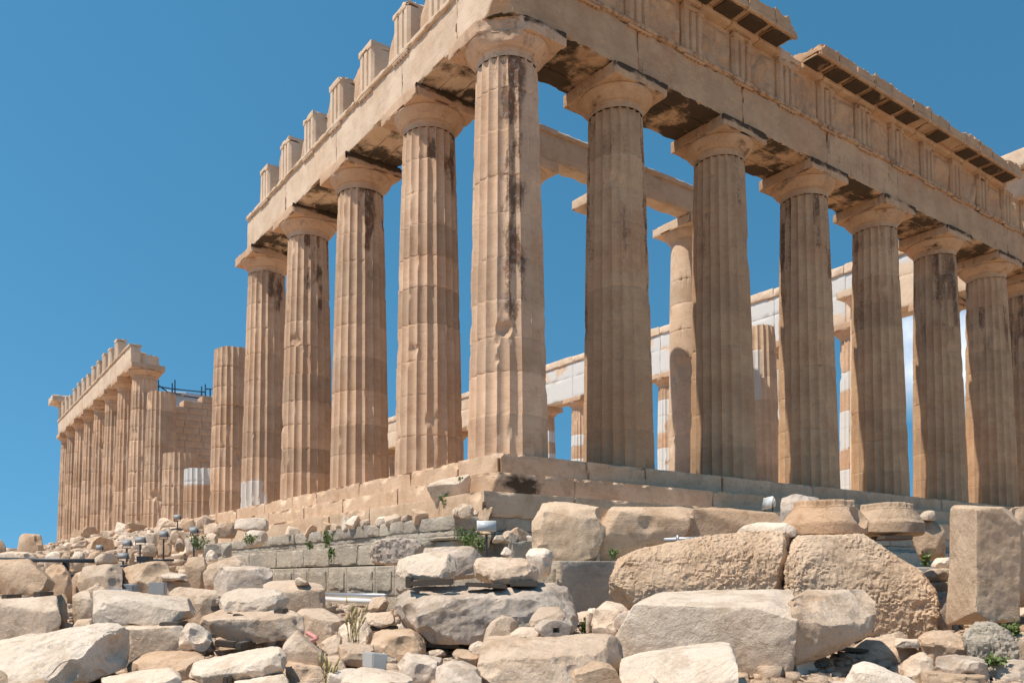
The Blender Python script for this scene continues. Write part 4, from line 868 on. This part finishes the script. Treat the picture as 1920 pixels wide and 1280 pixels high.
capital_piece('upside-down capital with flutes on the right pick-dressed block', 1546, 1003, 10.3, .50, .43, 3001, 'orange', (.03, .02), [(1466, 955, 9.85, .26), (1500, 985, 9.55, .3), (1630, 960, 9.9, .22), (1575, 1000, 9.5, .3)])
capital_piece('upside-down capital fragment beside the larger one', 1664, 1003, 10.7, .44, .40, 3005, 'orange', (-.03, .0), [(1700, 950, 10.1, .22), (1645, 970, 10.05, .16), (1610, 1000, 10.2, .2)])
rock('tall grey stone peeping out behind the larger capital', [(1465, 965), (1466, 931), (1490, 925), (1542, 932), (1500, 970)], 10.9, .6, 'grey', down=.5)
rock('flat brown stone right of the two capitals', [(1694, 979), (1725, 971, .1), (1750, 972, .1), (1769, 990), (1771, 1006), (1724, 1007)], 11.5, .6, 'orange', down=.3)
rock('small tan stone on the flat brown one beside the capitals', [(1714, 973), (1735, 955), (1752, 957), (1753, 975)], 11.5, .35, 'rubble')
rock('tall squared block at the right edge with one sunlit side', [(1784, 956, .7), (1789, 950, .75), (1830, 958, 0), (1912, 955, .1), (1908, 1158, .1), (1830, 1166, 0), (1776, 1166, .65)], 8.5, 1.3, 'rough', 'smooth', vox=.018, cuts_=2, cutd=.03, turn=0.0)
rock('rough block end behind the tall squared block, cut by the right frame edge', [(1885, 953, .2), (1925, 951, .2), (2040, 953, .5), (2040, 1130, .5), (1900, 1134, .2), (1886, 1110, .2)], 8.75, 1.2, 'rough', 'marble', cuts_=2, cutd=.03, turn=0.0)
rock('flat white stone at the top of the gap left of the tall squared block', [(1744, 1062), (1755, 1046), (1785, 1044), (1785, 1067)], 11, .5, 'bright')
rock('tan stone in the middle of the gap left of the tall squared block', [(1726, 1077), (1745, 1066), (1785, 1065), (1785, 1089), (1730, 1092)], 10.8, .5, 'rubble')
rock('dark shaded slab in the gap left of the tall squared block', [(1732, 1093), (1785, 1090), (1785, 1108), (1740, 1109)], 10.7, .5, 'orange')
rock('grey lump lowest in the gap left of the tall squared block', [(1748, 1112), (1785, 1109), (1782, 1132), (1752, 1135)], 10.4, .5, 'grey', down=.5)
rock('pale angular boulder left of the pitted one at lower right', [(1719, 1202), (1736, 1188, .1), (1770, 1183, .15), (1800, 1195, .1), (1813, 1214), (1800, 1224), (1760, 1230), (1729, 1217)], 8, .5, 'rubble', down=.1)
rock('grey pitted boulder full of holes at lower right', [(1803, 1197), (1831, 1170, .1), (1860, 1170, .15), (1890, 1185, .1), (1906, 1216), (1900, 1234), (1870, 1242), (1820, 1227)], 7.7, .5, 'poros', 'rough', down=.1)
rock('knobbly stone leftmost in the bottom right row', [(1689, 1252), (1700, 1236, .1), (1730, 1226, .1), (1750, 1241), (1754, 1257), (1730, 1283), (1700, 1276)], 7.4, .45, 'rubble', 'craggy', down=.1)
rock('knobbly stone in the middle of the bottom right row', [(1749, 1246), (1760, 1233, .1), (1791, 1232, .1), (1851, 1246), (1856, 1266), (1790, 1277), (1755, 1264)], 7.3, .45, 'grey', 'craggy', down=.1)
rock('knobbly stone last in the bottom right row at the frame edge', [(1850, 1247), (1900, 1240, .1), (1960, 1250, .1), (1960, 1272), (1860, 1268)], 7.3, .45, 'grey', 'craggy', down=.1)
rock('shaded stone under the bottom right row', [(1728, 1262), (1852, 1272), (1860, 1310), (1732, 1310)], 7.1, .4, 'orange')
rock('white smooth hump at the bottom edge right of the socketed block', [(1580, 1290), (1600, 1256, .1), (1617, 1246, .2), (1640, 1250, .2), (1725, 1292, .1), (1700, 1310), (1585, 1310)], 6.3, .5, 'bright')
rock('flat shaded slab under the right pick-dressed block', [(1588, 1228), (1625, 1200, .1), (1700, 1203, .1), (1722, 1216), (1690, 1243), (1600, 1234)], 8.3, .6, 'rubble', down=.1)
rock('thin pale slab on the flat shaded one at lower right', [(1674, 1209), (1681, 1202), (1722, 1203), (1724, 1216), (1680, 1214)], 8.05, .4, 'bright')
rock('bright sloping slab at the bottom edge before the smooth-faced slab', [(1166, 1248, .2), (1200, 1236, .3), (1330, 1215, .5), (1368, 1215, .5), (1379, 1246, .1), (1380, 1310, 0), (1166, 1310, 0)], 6.2, .9, 'bright', 'smooth')
rock('squared stone far right, half hidden below the tall squared block', [(1890, 1200), (1900, 1190), (1950, 1190), (1950, 1236), (1905, 1232)], 8.2, .5, 'rubble', down=.2)
# -- marble blocks on the ledge before the temple corner
rock('big marble block with a rough left end on the ledge', [(999, 966, .15), (1008, 945, .4), (1030, 940, .5), (1065, 942, .5), (1090, 947, .5), (1146, 955, .4), (1141, 970, .05), (1122, 1002), (1120, 1032), (1114, 1052), (1045, 1055), (1000, 1036, .1)], 14.1, 1.0, 'rough', 'marble', turn=0.0)
rock('long marble block on the ledge between two cracks', [(1142, 958), (1150, 951, .3), (1301, 951, .3), (1296, 976), (1281, 1004), (1242, 1012), (1180, 1034), (1160, 1050), (1128, 1050), (1126, 1000)], 14.3, 1.0, 'orange', 'smooth', turn=0.0)
rock('marble block at the right end of the ledge row with a broken corner', [(1301, 954), (1340, 951, .3), (1400, 957, .3), (1467, 963, .3), (1467, 1010), (1380, 1040), (1300, 1040), (1283, 1004)], 14.5, 1.0, 'orange', 'smooth', turn=0.0)

# -- old millstone with a square hole
c = at(1043, 1181, 7.35); n = -FH*.9+np.array([CR[0], CR[1], 0])*(.3); n = n/np.linalg.norm(n)
u_ = np.cross(n, [0, 0, 1.]); u_ /= np.linalg.norm(u_); v_ = np.cross(u_, n)
NA = 48; tt = np.arange(NA)*2*np.pi/NA; V = []; rr_ = [.033, .036, .09, .118, .128, .128, .118]; zz_ = [-.10, .0, .0, -.004, -.02, -.16, -.17]
for k in range(7):
    ro = rr_[k]*(1+.03*np.sin(tt*5+1)); 
    if k < 2: ro = rr_[k]/np.maximum(np.abs(np.cos(tt)), np.abs(np.sin(tt)))*.8
    V.append(c+n*zz_[k]+ro[:, None]*(np.cos(tt)[:, None]*u_*1.2+np.sin(tt)[:, None]*v_*.72))
V = np.concatenate(V); V += .004*np.stack([fbm(V*22, 2, 1), fbm(V*22, 2, 2), fbm(V*22, 2, 3)], 1); i = np.arange(NA); j = (i+1) % NA
Q = np.concatenate([np.stack([k*NA+i, k*NA+j, (k+1)*NA+j, (k+1)*NA+i], 1) for k in range(6)])
V = np.concatenate([V, [c-n*.10]]); T = np.stack([j, i, np.full(NA, 7*NA)], 1)
tag(mk('millstone', V, [Q, T], M['grey'], loc=c-[0, 0, .09], ang=40), 'round old millstone with a square hole under the layered stone', 'millstone')
# -- timbers, chocks
for lab, p, d, t, mt in (
 ('left end chock under the lens-shaped boulder', [(760, 1079), (772, 1082), (771, 1102), (760, 1101)], 8.55, .25, 'wood'),
 ('long dark timber under the lens-shaped boulder', [(767, 1089), (849, 1084), (850, 1095), (768, 1099)], 8.5, .14, 'wood'),
 ('dark timber under the left of the faceted pale boulder', [(872, 1091), (925, 1093), (925, 1101), (872, 1099)], 8.6, .3, 'wood'),
 ('short timber end sticking out under the faceted pale boulder', [(922, 1094), (951, 1096), (950, 1104), (921, 1102)], 8.45, .5, 'wood'),
 ('timber under the right end of the faceted pale boulder', [(958, 1090), (1010, 1088), (1010, 1099), (958, 1099)], 8.7, .3, 'wood'),
 ('timber under the rounded block left of the great grey boulder', [(690, 1175), (742, 1175), (742, 1182), (690, 1182)], 9.2, .3, 'wood'),
 ('heavy dark timber under the middle of the great grey boulder', [(800, 1198), (862, 1200), (862, 1216), (800, 1214)], 8.45, .5, 'wood'),
 ('left dark chock under the big tan block', [(2, 1114), (14, 1114), (14, 1125), (2, 1125)], 9.4, .3, 'wood'),
 ('right dark chock under the big tan block', [(62, 1109), (76, 1109), (76, 1121), (62, 1121)], 9.4, .3, 'wood'),
 ('left black chock under the layered sunlit slab', [(424, 1147), (436, 1149), (436, 1158), (424, 1156)], 8.4, .15, 'wood'),
 ('right black chock under the layered sunlit slab', [(436, 1150), (456, 1153), (455, 1162), (435, 1160)], 8.2, .15, 'wood'),
 ('black chock beneath the right end of the layered sunlit slab', [(512, 1143), (532, 1140), (532, 1154), (516, 1156)], 8.35, .2, 'wood'),
 ('squared timber under the long shaded-front block, left one', [(402, 1199), (440, 1203), (440, 1215), (402, 1211)], 7.9, .12, 'wood'),
 ('squared timber end under the long shaded-front block, right one', [(439, 1205), (454, 1205), (453, 1219), (440, 1219)], 7.7, .5, 'wood'),
 ('dark chock under the long beam-like block', [(298, 1166), (334, 1166), (334, 1176), (298, 1176)], 8.15, .3, 'wood'),
 ('small dark chock before the long sunlit beam', [(417, 1268), (427, 1268), (427, 1283), (417, 1283)], 6.5, .15, 'wood'),
 ('dark chock below the hump-backed two-faced stone', [(394, 1136), (410, 1134), (410, 1145), (396, 1145)], 9.5, .2, 'wood'),
 ('long dark timber under the socketed block', [(1476, 1252), (1540, 1238), (1541, 1251), (1478, 1267)], 7.7, .16, 'wood'),
 ('short dark timber at the bottom below the socketed block', [(1512, 1271), (1552, 1263), (1552, 1275), (1514, 1284)], 7.3, .2, 'wood'),
 ('weathered plank under the right pick-dressed block', [(1560, 1212), (1700, 1222), (1700, 1229), (1560, 1219)], 8.5, .25, 'wood'),
 ('dark chock under the larger capital', [(1500, 1003), (1540, 1004), (1540, 1010), (1500, 1009)], 9.9, .3, 'wood'),
 ('dark chock under the upside-down capital fragment', [(1660, 1003), (1712, 1003), (1712, 1011), (1660, 1011)], 10.2, .4, 'wood'),
 ('dark timber under the tall squared block', [(1850, 1160), (1925, 1156), (1925, 1170), (1850, 1174)], 9.0, .3, 'wood')):
    box_thing('timber', lab, 'timber', p, d, t, mt, group='timbers propping the stones')
box_thing('cement_block', 'smooth grey cement block with sharp edges among the bottom stones', 'block', [(699, 1223), (728, 1226), (724, 1258), (698, 1253)], 7.05, .2, 'cement', -.6)
box_thing('cement_slab', 'upright grey cement slab behind the long beam-like block', 'slab', [(279, 1091), (308, 1091), (308, 1116), (277, 1112)], 10.6, .1, 'cement')
box_thing('metal_profile', 'grey metal profile lying behind the long beam-like block', 'metal bar', [(203, 1102), (240, 1105), (240, 1109), (203, 1106)], 9.6, .08, 'steel')
box_thing('metal_box', 'small grey metal box end left of the upright cement slab', 'box', [(229, 1094), (248, 1096), (250, 1109), (240, 1108)], 9.9, .2, 'lamp_grey')
# -- rails and pipe
def thing(name, label, cat, loc, group=None):
    o = bpy.data.objects.new(name, None); col.objects.link(o); o.location = loc; return tag(o, label, cat, group)
A, B = at(-40, 1047.5, 14.), at(182, 1051, 13.4)
r_ = thing('guard_rail', 'dark steel rail on posts before the far left stones', 'rail', A)
def sub(nm, parts, mt, par):
    S = Soup()
    for q_ in parts: S.add(*q_)
    return S.build(nm, M[mt], par, loc=None, smooth=False)
def sub_at(nm, parts, mt, par):
    S = Soup()
    for q_ in parts: S.add(*q_)
    o = S.build(nm, M[mt], None, loc=np.array(par.location), smooth=len(parts[0]) == 3); o.parent = par; o.location = (0, 0, 0); return o
sub_at('beam', [bar(A, B, .05, .07)], 'dark_steel', r_); sub_at('beam', [bar(A-[0, 0, .24], B-[0, 0, .24], .05, .06)], 'dark_steel', r_)
for px in (10, 123): sub_at('post', [bar(at(px, 1049, 13.65), at(px, 1049, 13.65)-[0, 0, .7], .09, .09)], 'dark_steel', r_)
A, B = on_plane(606, 1113, 0, -2.85), on_plane(724, 1116, 0, -2.85)
tag(mk('steel_beam', *bar(A, B, .10, .07), M['steel'], loc=A, smooth=False), 'grey perforated steel beam along the foot of the drafted wall', 'beam')
A, B = on_plane(600, 1122, 0, -2.95), on_plane(706, 1127, 0, -2.95)
pp = thing('drain_pipe', 'square white pipe with a yellow strap below the steel beam', 'pipe', A)
sub_at('pipe', [bar(A, B, .10, .10)], 'white_plastic', pp); C_ = on_plane(654, 1124.5, 0, -2.95); D_ = (B-A)/np.linalg.norm(B-A)
sub_at('strap', [bar(C_-D_*.03, C_+D_*.03, .112, .112)], 'tie', pp)
A, B = at(1245, 1012, 12.2), at(1353, 1007, 12.2)
al = thing('metal_rail', 'thin pale aluminium rail with two brackets behind the left pick-dressed block', 'rail', A)
sub_at('bar', [bar(A, B, .05, .055)], 'steel', al)
for px, py in ((1270, 1003), (1350, 1001)): sub_at('bracket', [bar(at(px, py, 12.15), at(px, py+14, 12.15), .045, .02)], 'steel', al)
A = at(577, 1187, 8.2)
pk = thing('pink_pipe', 'faded pink plastic pipe piece lying among the stones', 'pipe', A)
sub_at('pipe', [tube(at(577, 1186, 8.2), at(594, 1196, 8.0), .022, 12), tube(at(580, 1203, 7.9), at(594, 1197, 8.0), .02, 12)], 'pink', pk)
# -- floodlights on posts
def floodlight(px, py, d, foot, size, face, label, mt='lamp_grey', tilt=.5):
    top = at(px, py, d); bot = np.array([top[0], top[1], top[2]-foot])
    o = thing('floodlight', label, 'floodlight', bot, 'floodlights lighting the temple')
    f = np.array([math.cos(face), math.sin(face), 0]); s = np.array([-f[1], f[0], 0]); up = np.array([0, 0, 1.])
    ax_ = f*math.cos(tilt)+up*math.sin(tilt); nv = np.cross(s, ax_)
    def hex_(d0, d1, w0, h0, w1, h1):
        V = np.array([top+ax_*dd+s*sx*ww/2+nv*sz*hh/2 for dd, ww, hh in ((d0, w0, h0), (d1, w1, h1)) for sx, sz in ((-1, -1), (1, -1), (1, 1), (-1, 1))])
        return V, np.array([[0, 1, 5, 4], [1, 2, 6, 5], [2, 3, 7, 6], [3, 0, 4, 7], [3, 2, 1, 0], [4, 5, 6, 7]])
    k = size*.88
    sub_at('housing', [hex_(-.34*k, .0, .6*k, .3*k, 1.2*k, .66*k), hex_(.004*k, .12*k, 1.3*k, .72*k, 1.3*k, .72*k)], mt, o)
    sub_at('glass', [hex_(.122*k, .14*k, 1.2*k, .62*k, 1.2*k, .62*k)], 'glass', o)
    sub_at('yoke', [bar(top-s*.58*k, top-s*.58*k-up*.55*k, .06*k, .06*k), bar(top+s*.58*k, top+s*.58*k-up*.55*k, .06*k, .06*k), bar(top-s*.6*k-up*.55*k, top+s*.6*k-up*.55*k, .06*k, .06*k)], 'dark_steel', o)
    sub_at('post', [tube(top-up*.52*k, bot, .045*k+.01, 8)], 'dark_steel', o)
    sub_at('base_plate', [bar(bot-s*.18, bot+s*.18, .3, .05)], 'dark_steel', o)
    return o
ft = math.pi/2*.35
floodlight(238, 1018, 17.5, .5, .22, .6, 'grey floodlight standing leftmost in the row, over a brown block')
floodlight(263, 1012, 18.5, .55, .22, .9, 'dark grey floodlight second in the row, above a black box')
floodlight(307, 1001, 19, .6, .24, .5, 'pale grey floodlight on a post in the middle of the row')
floodlight(364, 994, 20, .7, .26, .4, 'largest grey floodlight on a post at the right end of the row')
floodlight(187, 1026, 20, .35, .2, .5, 'small flat floodlight low on the rubble far left')
floodlight(231, 1042, 16.5, .2, .2, .9, 'dark floodlight low on the ground left of the black box')
floodlight(333, 969, 30, .45, .3, .5, 'white-faced floodlight high on the rubble near the broken stump')
floodlight(912, 986, 13.6, .75, .28, math.atan2(-2, -1.0), 'cream box floodlight on a steel post before the temple corner', 'cream_paint', .15)
floodlight(1441, 943, 15.2, .32, .34, 2.6, 'cream floodlight on the ledge before the shaded steps', 'cream_paint', .2)
box_thing('control_box', 'black metal box on the ground under the second floodlight', 'box', [(255, 1042), (277, 1042), (277, 1054), (256, 1053)], 16.8, .3, 'dark_steel')

# -- weeds
def weed(label, px, py, d, n, h, spread, mt, seed, leafy=True, hang=0., world=None):
    rg = np.random.RandomState(seed); base = at(px, py, d) if world is None else np.array(world)
    o = thing('weed', label, 'plant', base); SL, SS = Soup(), Soup()
    for i in range(n):
        a = rg.uniform(0, 2*np.pi); L = h*rg.uniform(.5, 1.1); tip = np.array([math.cos(a), math.sin(a), 0])*spread*rg.uniform(.2, 1)+np.array([0, 0, L*(1-2*hang)])
        root = np.array([rg.normal(0, spread*.2), rg.normal(0, spread*.2), 0]); pts_ = [root+tip*t+np.array([0, 0, (.25 if hang else .1)*L*4*t*(1-t)]) for t in np.linspace(0, 1, 5)]
        for k in range(4): SS.add(*bar(base+pts_[k], base+pts_[k+1], .006))
        if leafy:
            for k in range(9):
                t = rg.uniform(.25, 1); p = root+tip*t+np.array([0, 0, (.25 if hang else .1)*L*4*t*(1-t)]); dr = rg.normal(size=3); dr /= np.linalg.norm(dr); sd_ = np.cross(dr, rg.normal(size=3)); sd_ /= np.linalg.norm(sd_)
                s_ = rg.uniform(.03, .06); SL.add(base+np.array([p, p+dr*s_*.5+sd_*s_*.35, p+dr*s_*1.2, p+dr*s_*.5-sd_*s_*.35]), [[0, 1, 2, 3]])
        else: SS.add(*bar(base+pts_[4], base+pts_[4]+tip/np.linalg.norm(tip)*.07, .014))
    for S, nm in ((SS, 'stem'), (SL, 'foliage')):
        if not S.n: continue
        c_ = S.build(nm, M[mt], None, loc=base, smooth=False); c_.parent = o; c_.location = (0, 0, 0)
    return o
weed('bright green leafy plant hanging from a crack in the rough grey course', 612, 1026, 15.9, 16, .32, .16, 'leaf', 1, hang=.0)
weed('green trailing plant hanging down the drafted wall below the bright one', 622, 1030, 15.75, 12, .4, .08, 'leaf', 2, hang=.8)
weed('small green weed in the joint left of the bright leafy plant', 580, 1030, 16.2, 7, .16, .06, 'leaf', 3)
weed('dark green bush in the hollow under the moulded corner', 880, 1026, 14.9, 34, .34, .42, 'leaf', 4)
weed('yellow-green weed beside the post of the cream box floodlight', 903, 1034, 14.2, 12, .25, .15, 'leaf', 5)
weed('light green weed growing on the second step near the corner', 811, 931, 18.4, 10, .24, .07, 'leaf', 6)
weed('scrubby green plant on the third step left of the corner block', 836, 955, 17.6, 22, .38, .16, 'leaf', 7)
weed('little dark weed on the second step left of the black-crusted corner', 862, 908, 17.6, 8, .15, .08, 'leaf', 8)
weed('dry yellow grass tuft between stones left of the great grey boulder', 664, 1203, 8.0, 16, .28, .12, 'dry_grass', 9, leafy=False)
weed('dry grass tuft at the bottom beside the small dark-sided stone', 614, 1288, 6.6, 14, .2, .07, 'dry_grass', 10, leafy=False)
weed('green weed in the dark gap right of the great grey boulder', 1098, 1190, 9.0, 14, .2, .1, 'leaf', 11)
weed('green plant under the cracked marble blocks of the ledge', 1150, 1048, 13.8, 14, .16, .14, 'leaf', 12)
weed('green weed in the gap left of the tall squared block', 1738, 1062, 11.6, 12, .2, .14, 'leaf', 13)
weed('low green weed on the knobbly row at bottom right', 1868, 1246, 7.5, 12, .07, .12, 'leaf', 14)
weed('green weed between the pitted boulder and the tall squared block', 1898, 1190, 8.4, 12, .12, .1, 'leaf', 15)
weed('pale bushy scrub on the long side rubble right of the floodlights', 372, 1030, 19, 26, .35, .3, 'leaf', 16)
weed('small scrub on the rubble before the first moulded block', 470, 1020, 17.5, 16, .2, .2, 'leaf', 17)

for lab, p, d, mt in (
 ('ochre rounded stone below the white-faced floodlight', [(340, 975), (350, 970), (362, 972), (368, 985), (345, 989)], 26, 'orange'),
 ('long flat stone lying on the rubble above the largest floodlight', [(382, 983), (400, 979), (413, 981), (410, 996), (384, 997)], 21, 'rubble'),
 ('sloping slab on the rubble right of the largest floodlight', [(404, 997), (412, 979), (440, 978), (447, 990), (440, 998)], 20.5, 'rubble'),
 ('broad block just below the broken third step', [(436, 972), (470, 970), (503, 971), (503, 983), (470, 985), (437, 980)], 19.5, 'bright'),
 ('pale lumpy boulder before the moulded course end', [(458, 1000), (470, 992), (492, 991), (502, 1000), (490, 1012), (462, 1014)], 18.2, 'bright'),
 ('tan block low on the slope right of the largest floodlight', [(383, 1000), (400, 998), (409, 1003), (407, 1018), (385, 1019)], 19.5, 'rubble'),
 ('pale broken block behind the largest floodlight post', [(346, 1008), (365, 1005), (380, 1008), (382, 1026), (350, 1027)], 20.4, 'bright'),
 ('squared pale block between two floodlights', [(272, 999), (293, 997), (294, 1015), (273, 1017)], 22.5, 'bright'),
 ('squared cream block under the squared pale one', [(266, 1019), (292, 1017), (293, 1033), (268, 1035)], 20.5, 'rubble'),
 ('brown stone right of the squared cream block', [(292, 1020), (308, 1016), (322, 1019), (320, 1033), (295, 1035)], 20.5, 'orange'),
 ('brown angular stone upslope of the pale broken block', [(317, 1010), (322, 994), (332, 992), (339, 1003), (334, 1013)], 22.5, 'orange'),
 ('tan leaning stone left of the pale broken block', [(328, 1022), (334, 1008), (343, 1009), (346, 1024)], 21.2, 'rubble'),
 ('grey poros block low on the slope', [(383, 1019), (413, 1018), (414, 1033), (384, 1034)], 18.6, 'poros'),
 ('grey poros block end beside the other low one', [(415, 1019), (434, 1017), (434, 1033), (416, 1033)], 18.4, 'poros'),
 ('white triangular stone at the foot of the slope', [(385, 1042), (391, 1030), (397, 1029), (409, 1041)], 16.8, 'bright'),
 ('upright brown stone under the leftmost floodlight', [(240, 1055), (240, 1026), (250, 1025), (252, 1055)], 17.2, 'orange'),
 ('cream slab high on the slope below the broken stump', [(366, 978), (380, 966), (402, 964), (404, 975), (380, 983)], 23.5, 'rubble')):
    rock(lab, p, d, .6, mt, 'marble', down=.12, vox=.04)
# -- loose rubble: shapes shared by many stones
protos = []
rg = np.random.RandomState(77)
for k in range(12):
    P = np.array([[a, b, c_] for a in (-1, 1) for b in (-1, 1) for c_ in (-1, 1)])*rg.uniform(.45, 1.1, (8, 3))*[.62, .46, .30+.1*(k % 3)]
    me = hull_mesh(P, 3, rg, .035, .08); V = weather(me, 300+k, ['marble', 'craggy', 'smooth'][k % 3], .8)
    me.materials.clear(); me.materials.append(M[['bright', 'rubble', 'bright', 'grey', 'rubble', 'orange'][k % 6]]); me.name = 'rubble_stone'; protos.append(me)
def scatter(x, y, z, s, label, group):
    o = bpy.data.objects.new('rubble_stone', protos[rg.randint(len(protos))]); col.objects.link(o)
    o.location = (x, y, z+.22*s); o.rotation_euler = (rg.normal(0, .25), rg.normal(0, .25), rg.uniform(0, 6.28)); q_ = rg.uniform(.75, 1.3, 3)
    o.scale = (s*q_[0], s*q_[1], s*q_[2]); tag(o, label, 'stone', group)
def npx(p):
    d = np.asarray(p)-CAM; z = d@CF; return PX+FPX*(d@CR)/z, PY-FPX*(d@CU)/z
n_ = 0
while n_ < 150:                                   # slope along the sunlit side
    y = 5+38*rg.uniform()**1.25; t = rg.uniform(); x = -.35-t*(1.6+.24*(y-6))
    if y < 17 and x > -2.4: continue
    px, py = npx((x, y, ground(x, y)[0]))
    if px < 130: continue
    s = rg.uniform(.3, 1.05)*(1 if y > 14 else .55)
    scatter(x, y, ground(x, y)[0]-.1*s, s, 'broken marble stone in the heaped rubble along the foot of the sunlit side', 'rubble stones heaped along the sunlit side'); n_ += 1
for px, py in [(745, 975), (760, 972), (590, 990), (605, 985), (622, 988), (650, 984), (675, 980), (700, 978), (560, 992), (545, 996), (520, 1000), (822, 962), (838, 964), (858, 962)]:
    p = on_plane(px, py, 2, -1.58); p[0] = max(p[0], -1.98); scatter(p[0], p[1], -1.6, rg.uniform(.22, .45), 'small broken stone lying on the moulded course below the sunlit steps', 'stones on the moulded course')
for px, py, s in [(868, 966, .38), (905, 962, .42), (935, 967, .32), (975, 968, .4), (890, 968, .25)]:
    p = on_plane(px, py, 1, -1.15); scatter(p[0], p[1], -1.6, s, 'small pale stone on the moulded course before the temple corner', 'stones before the corner step')
for px, py, s in [(935, 1003, .3), (950, 996, .42), (972, 1003, .36), (990, 1002, .3), (905, 1003, .26)]:
    p = on_plane(px, py, 1, -1.55); scatter(p[0], p[1], -2.1, s, 'small pale stone on the ledge beside the cream box floodlight', 'stones beside the box floodlight')
p = on_plane(858, 915, 1, -.9); scatter(-1.15, .15, -1.07, .55, 'tan stone lying in the broken corner of the second step', 'stones on the steps')
n_ = 0
while n_ < 122:                                   # small stuff between the foreground blocks
    px, d = rg.uniform(-60, 1980), rg.uniform(6.3, 13.5); p = at(px, 1150, d); z = ground(p[0], p[1])[0]
    if p[0] > -2.7 and p[1] > -5.2: continue
    scatter(p[0], p[1], z-.03, rg.choice([rg.uniform(.10, .25), rg.uniform(.2, .48)]), 'small broken stone in the gaps between the big foreground blocks', 'small stones between the foreground blocks'); n_ += 1

# -- fine gravel and chips over the soil
ng = 13000; gd = 5.8+14*rg.uniform(size=ng)**1.3; gpx = rg.uniform(-120, 2040, ng)
gp_ = np.array([at(a, 1150, b) for a, b in zip(gpx, gd)]); ok = ~((gp_[:, 0] > -2.7) & (gp_[:, 1] > -5.25)); gp_ = gp_[ok]
gs2 = np.stack([rg.uniform(-9, -.4, 5000), 5+40*rg.uniform(size=5000)**1.2, np.zeros(5000)], 1); gs2 = gs2[~((gs2[:, 0] > -2.75) & (gs2[:, 1] < 16))]
gp_ = np.concatenate([gp_, gs2]); gp_[:, 2] = ground(gp_[:, 0], gp_[:, 1])
q0 = gp_.copy(); gp_[:, 2] += .10*fbm(q0*[.8, .8, 0]+[0, 0, .5], 3, 5)+.05*fbm(q0*[2.6, 2.6, 0]+[0, 0, .5], 2, 9)+.01
n = len(gp_); sz = rg.uniform(.016, .07, n)*np.where(rg.uniform(size=n) < .16, 2.3, 1.)*(1+(gp_[:, 1] > 5)*.8)
cube = np.array([[a, b, c_] for a in (-1, 1) for b in (-1, 1) for c_ in (-1, 1)])*[1, .75, .55]
V = gp_[:, None, :]+(cube[None]*rg.uniform(.5, 1.1, (n, 8, 3)))@np.array([[.8, .6, 0], [-.6, .8, 0], [0, 0, 1]])*sz[:, None, None]
F_ = np.array([[0, 1, 3, 2], [4, 6, 7, 5], [0, 4, 5, 1], [2, 3, 7, 6], [0, 2, 6, 4], [1, 5, 7, 3]])
o = mk('gravel', V.reshape(-1, 3), (F_[None]+8*np.arange(n)[:, None, None]).reshape(-1, 4), M['rubble'], smooth=False)
tag(o, 'fine pale marble chips and gravel strewn over the soil', 'gravel', None, 'stuff')
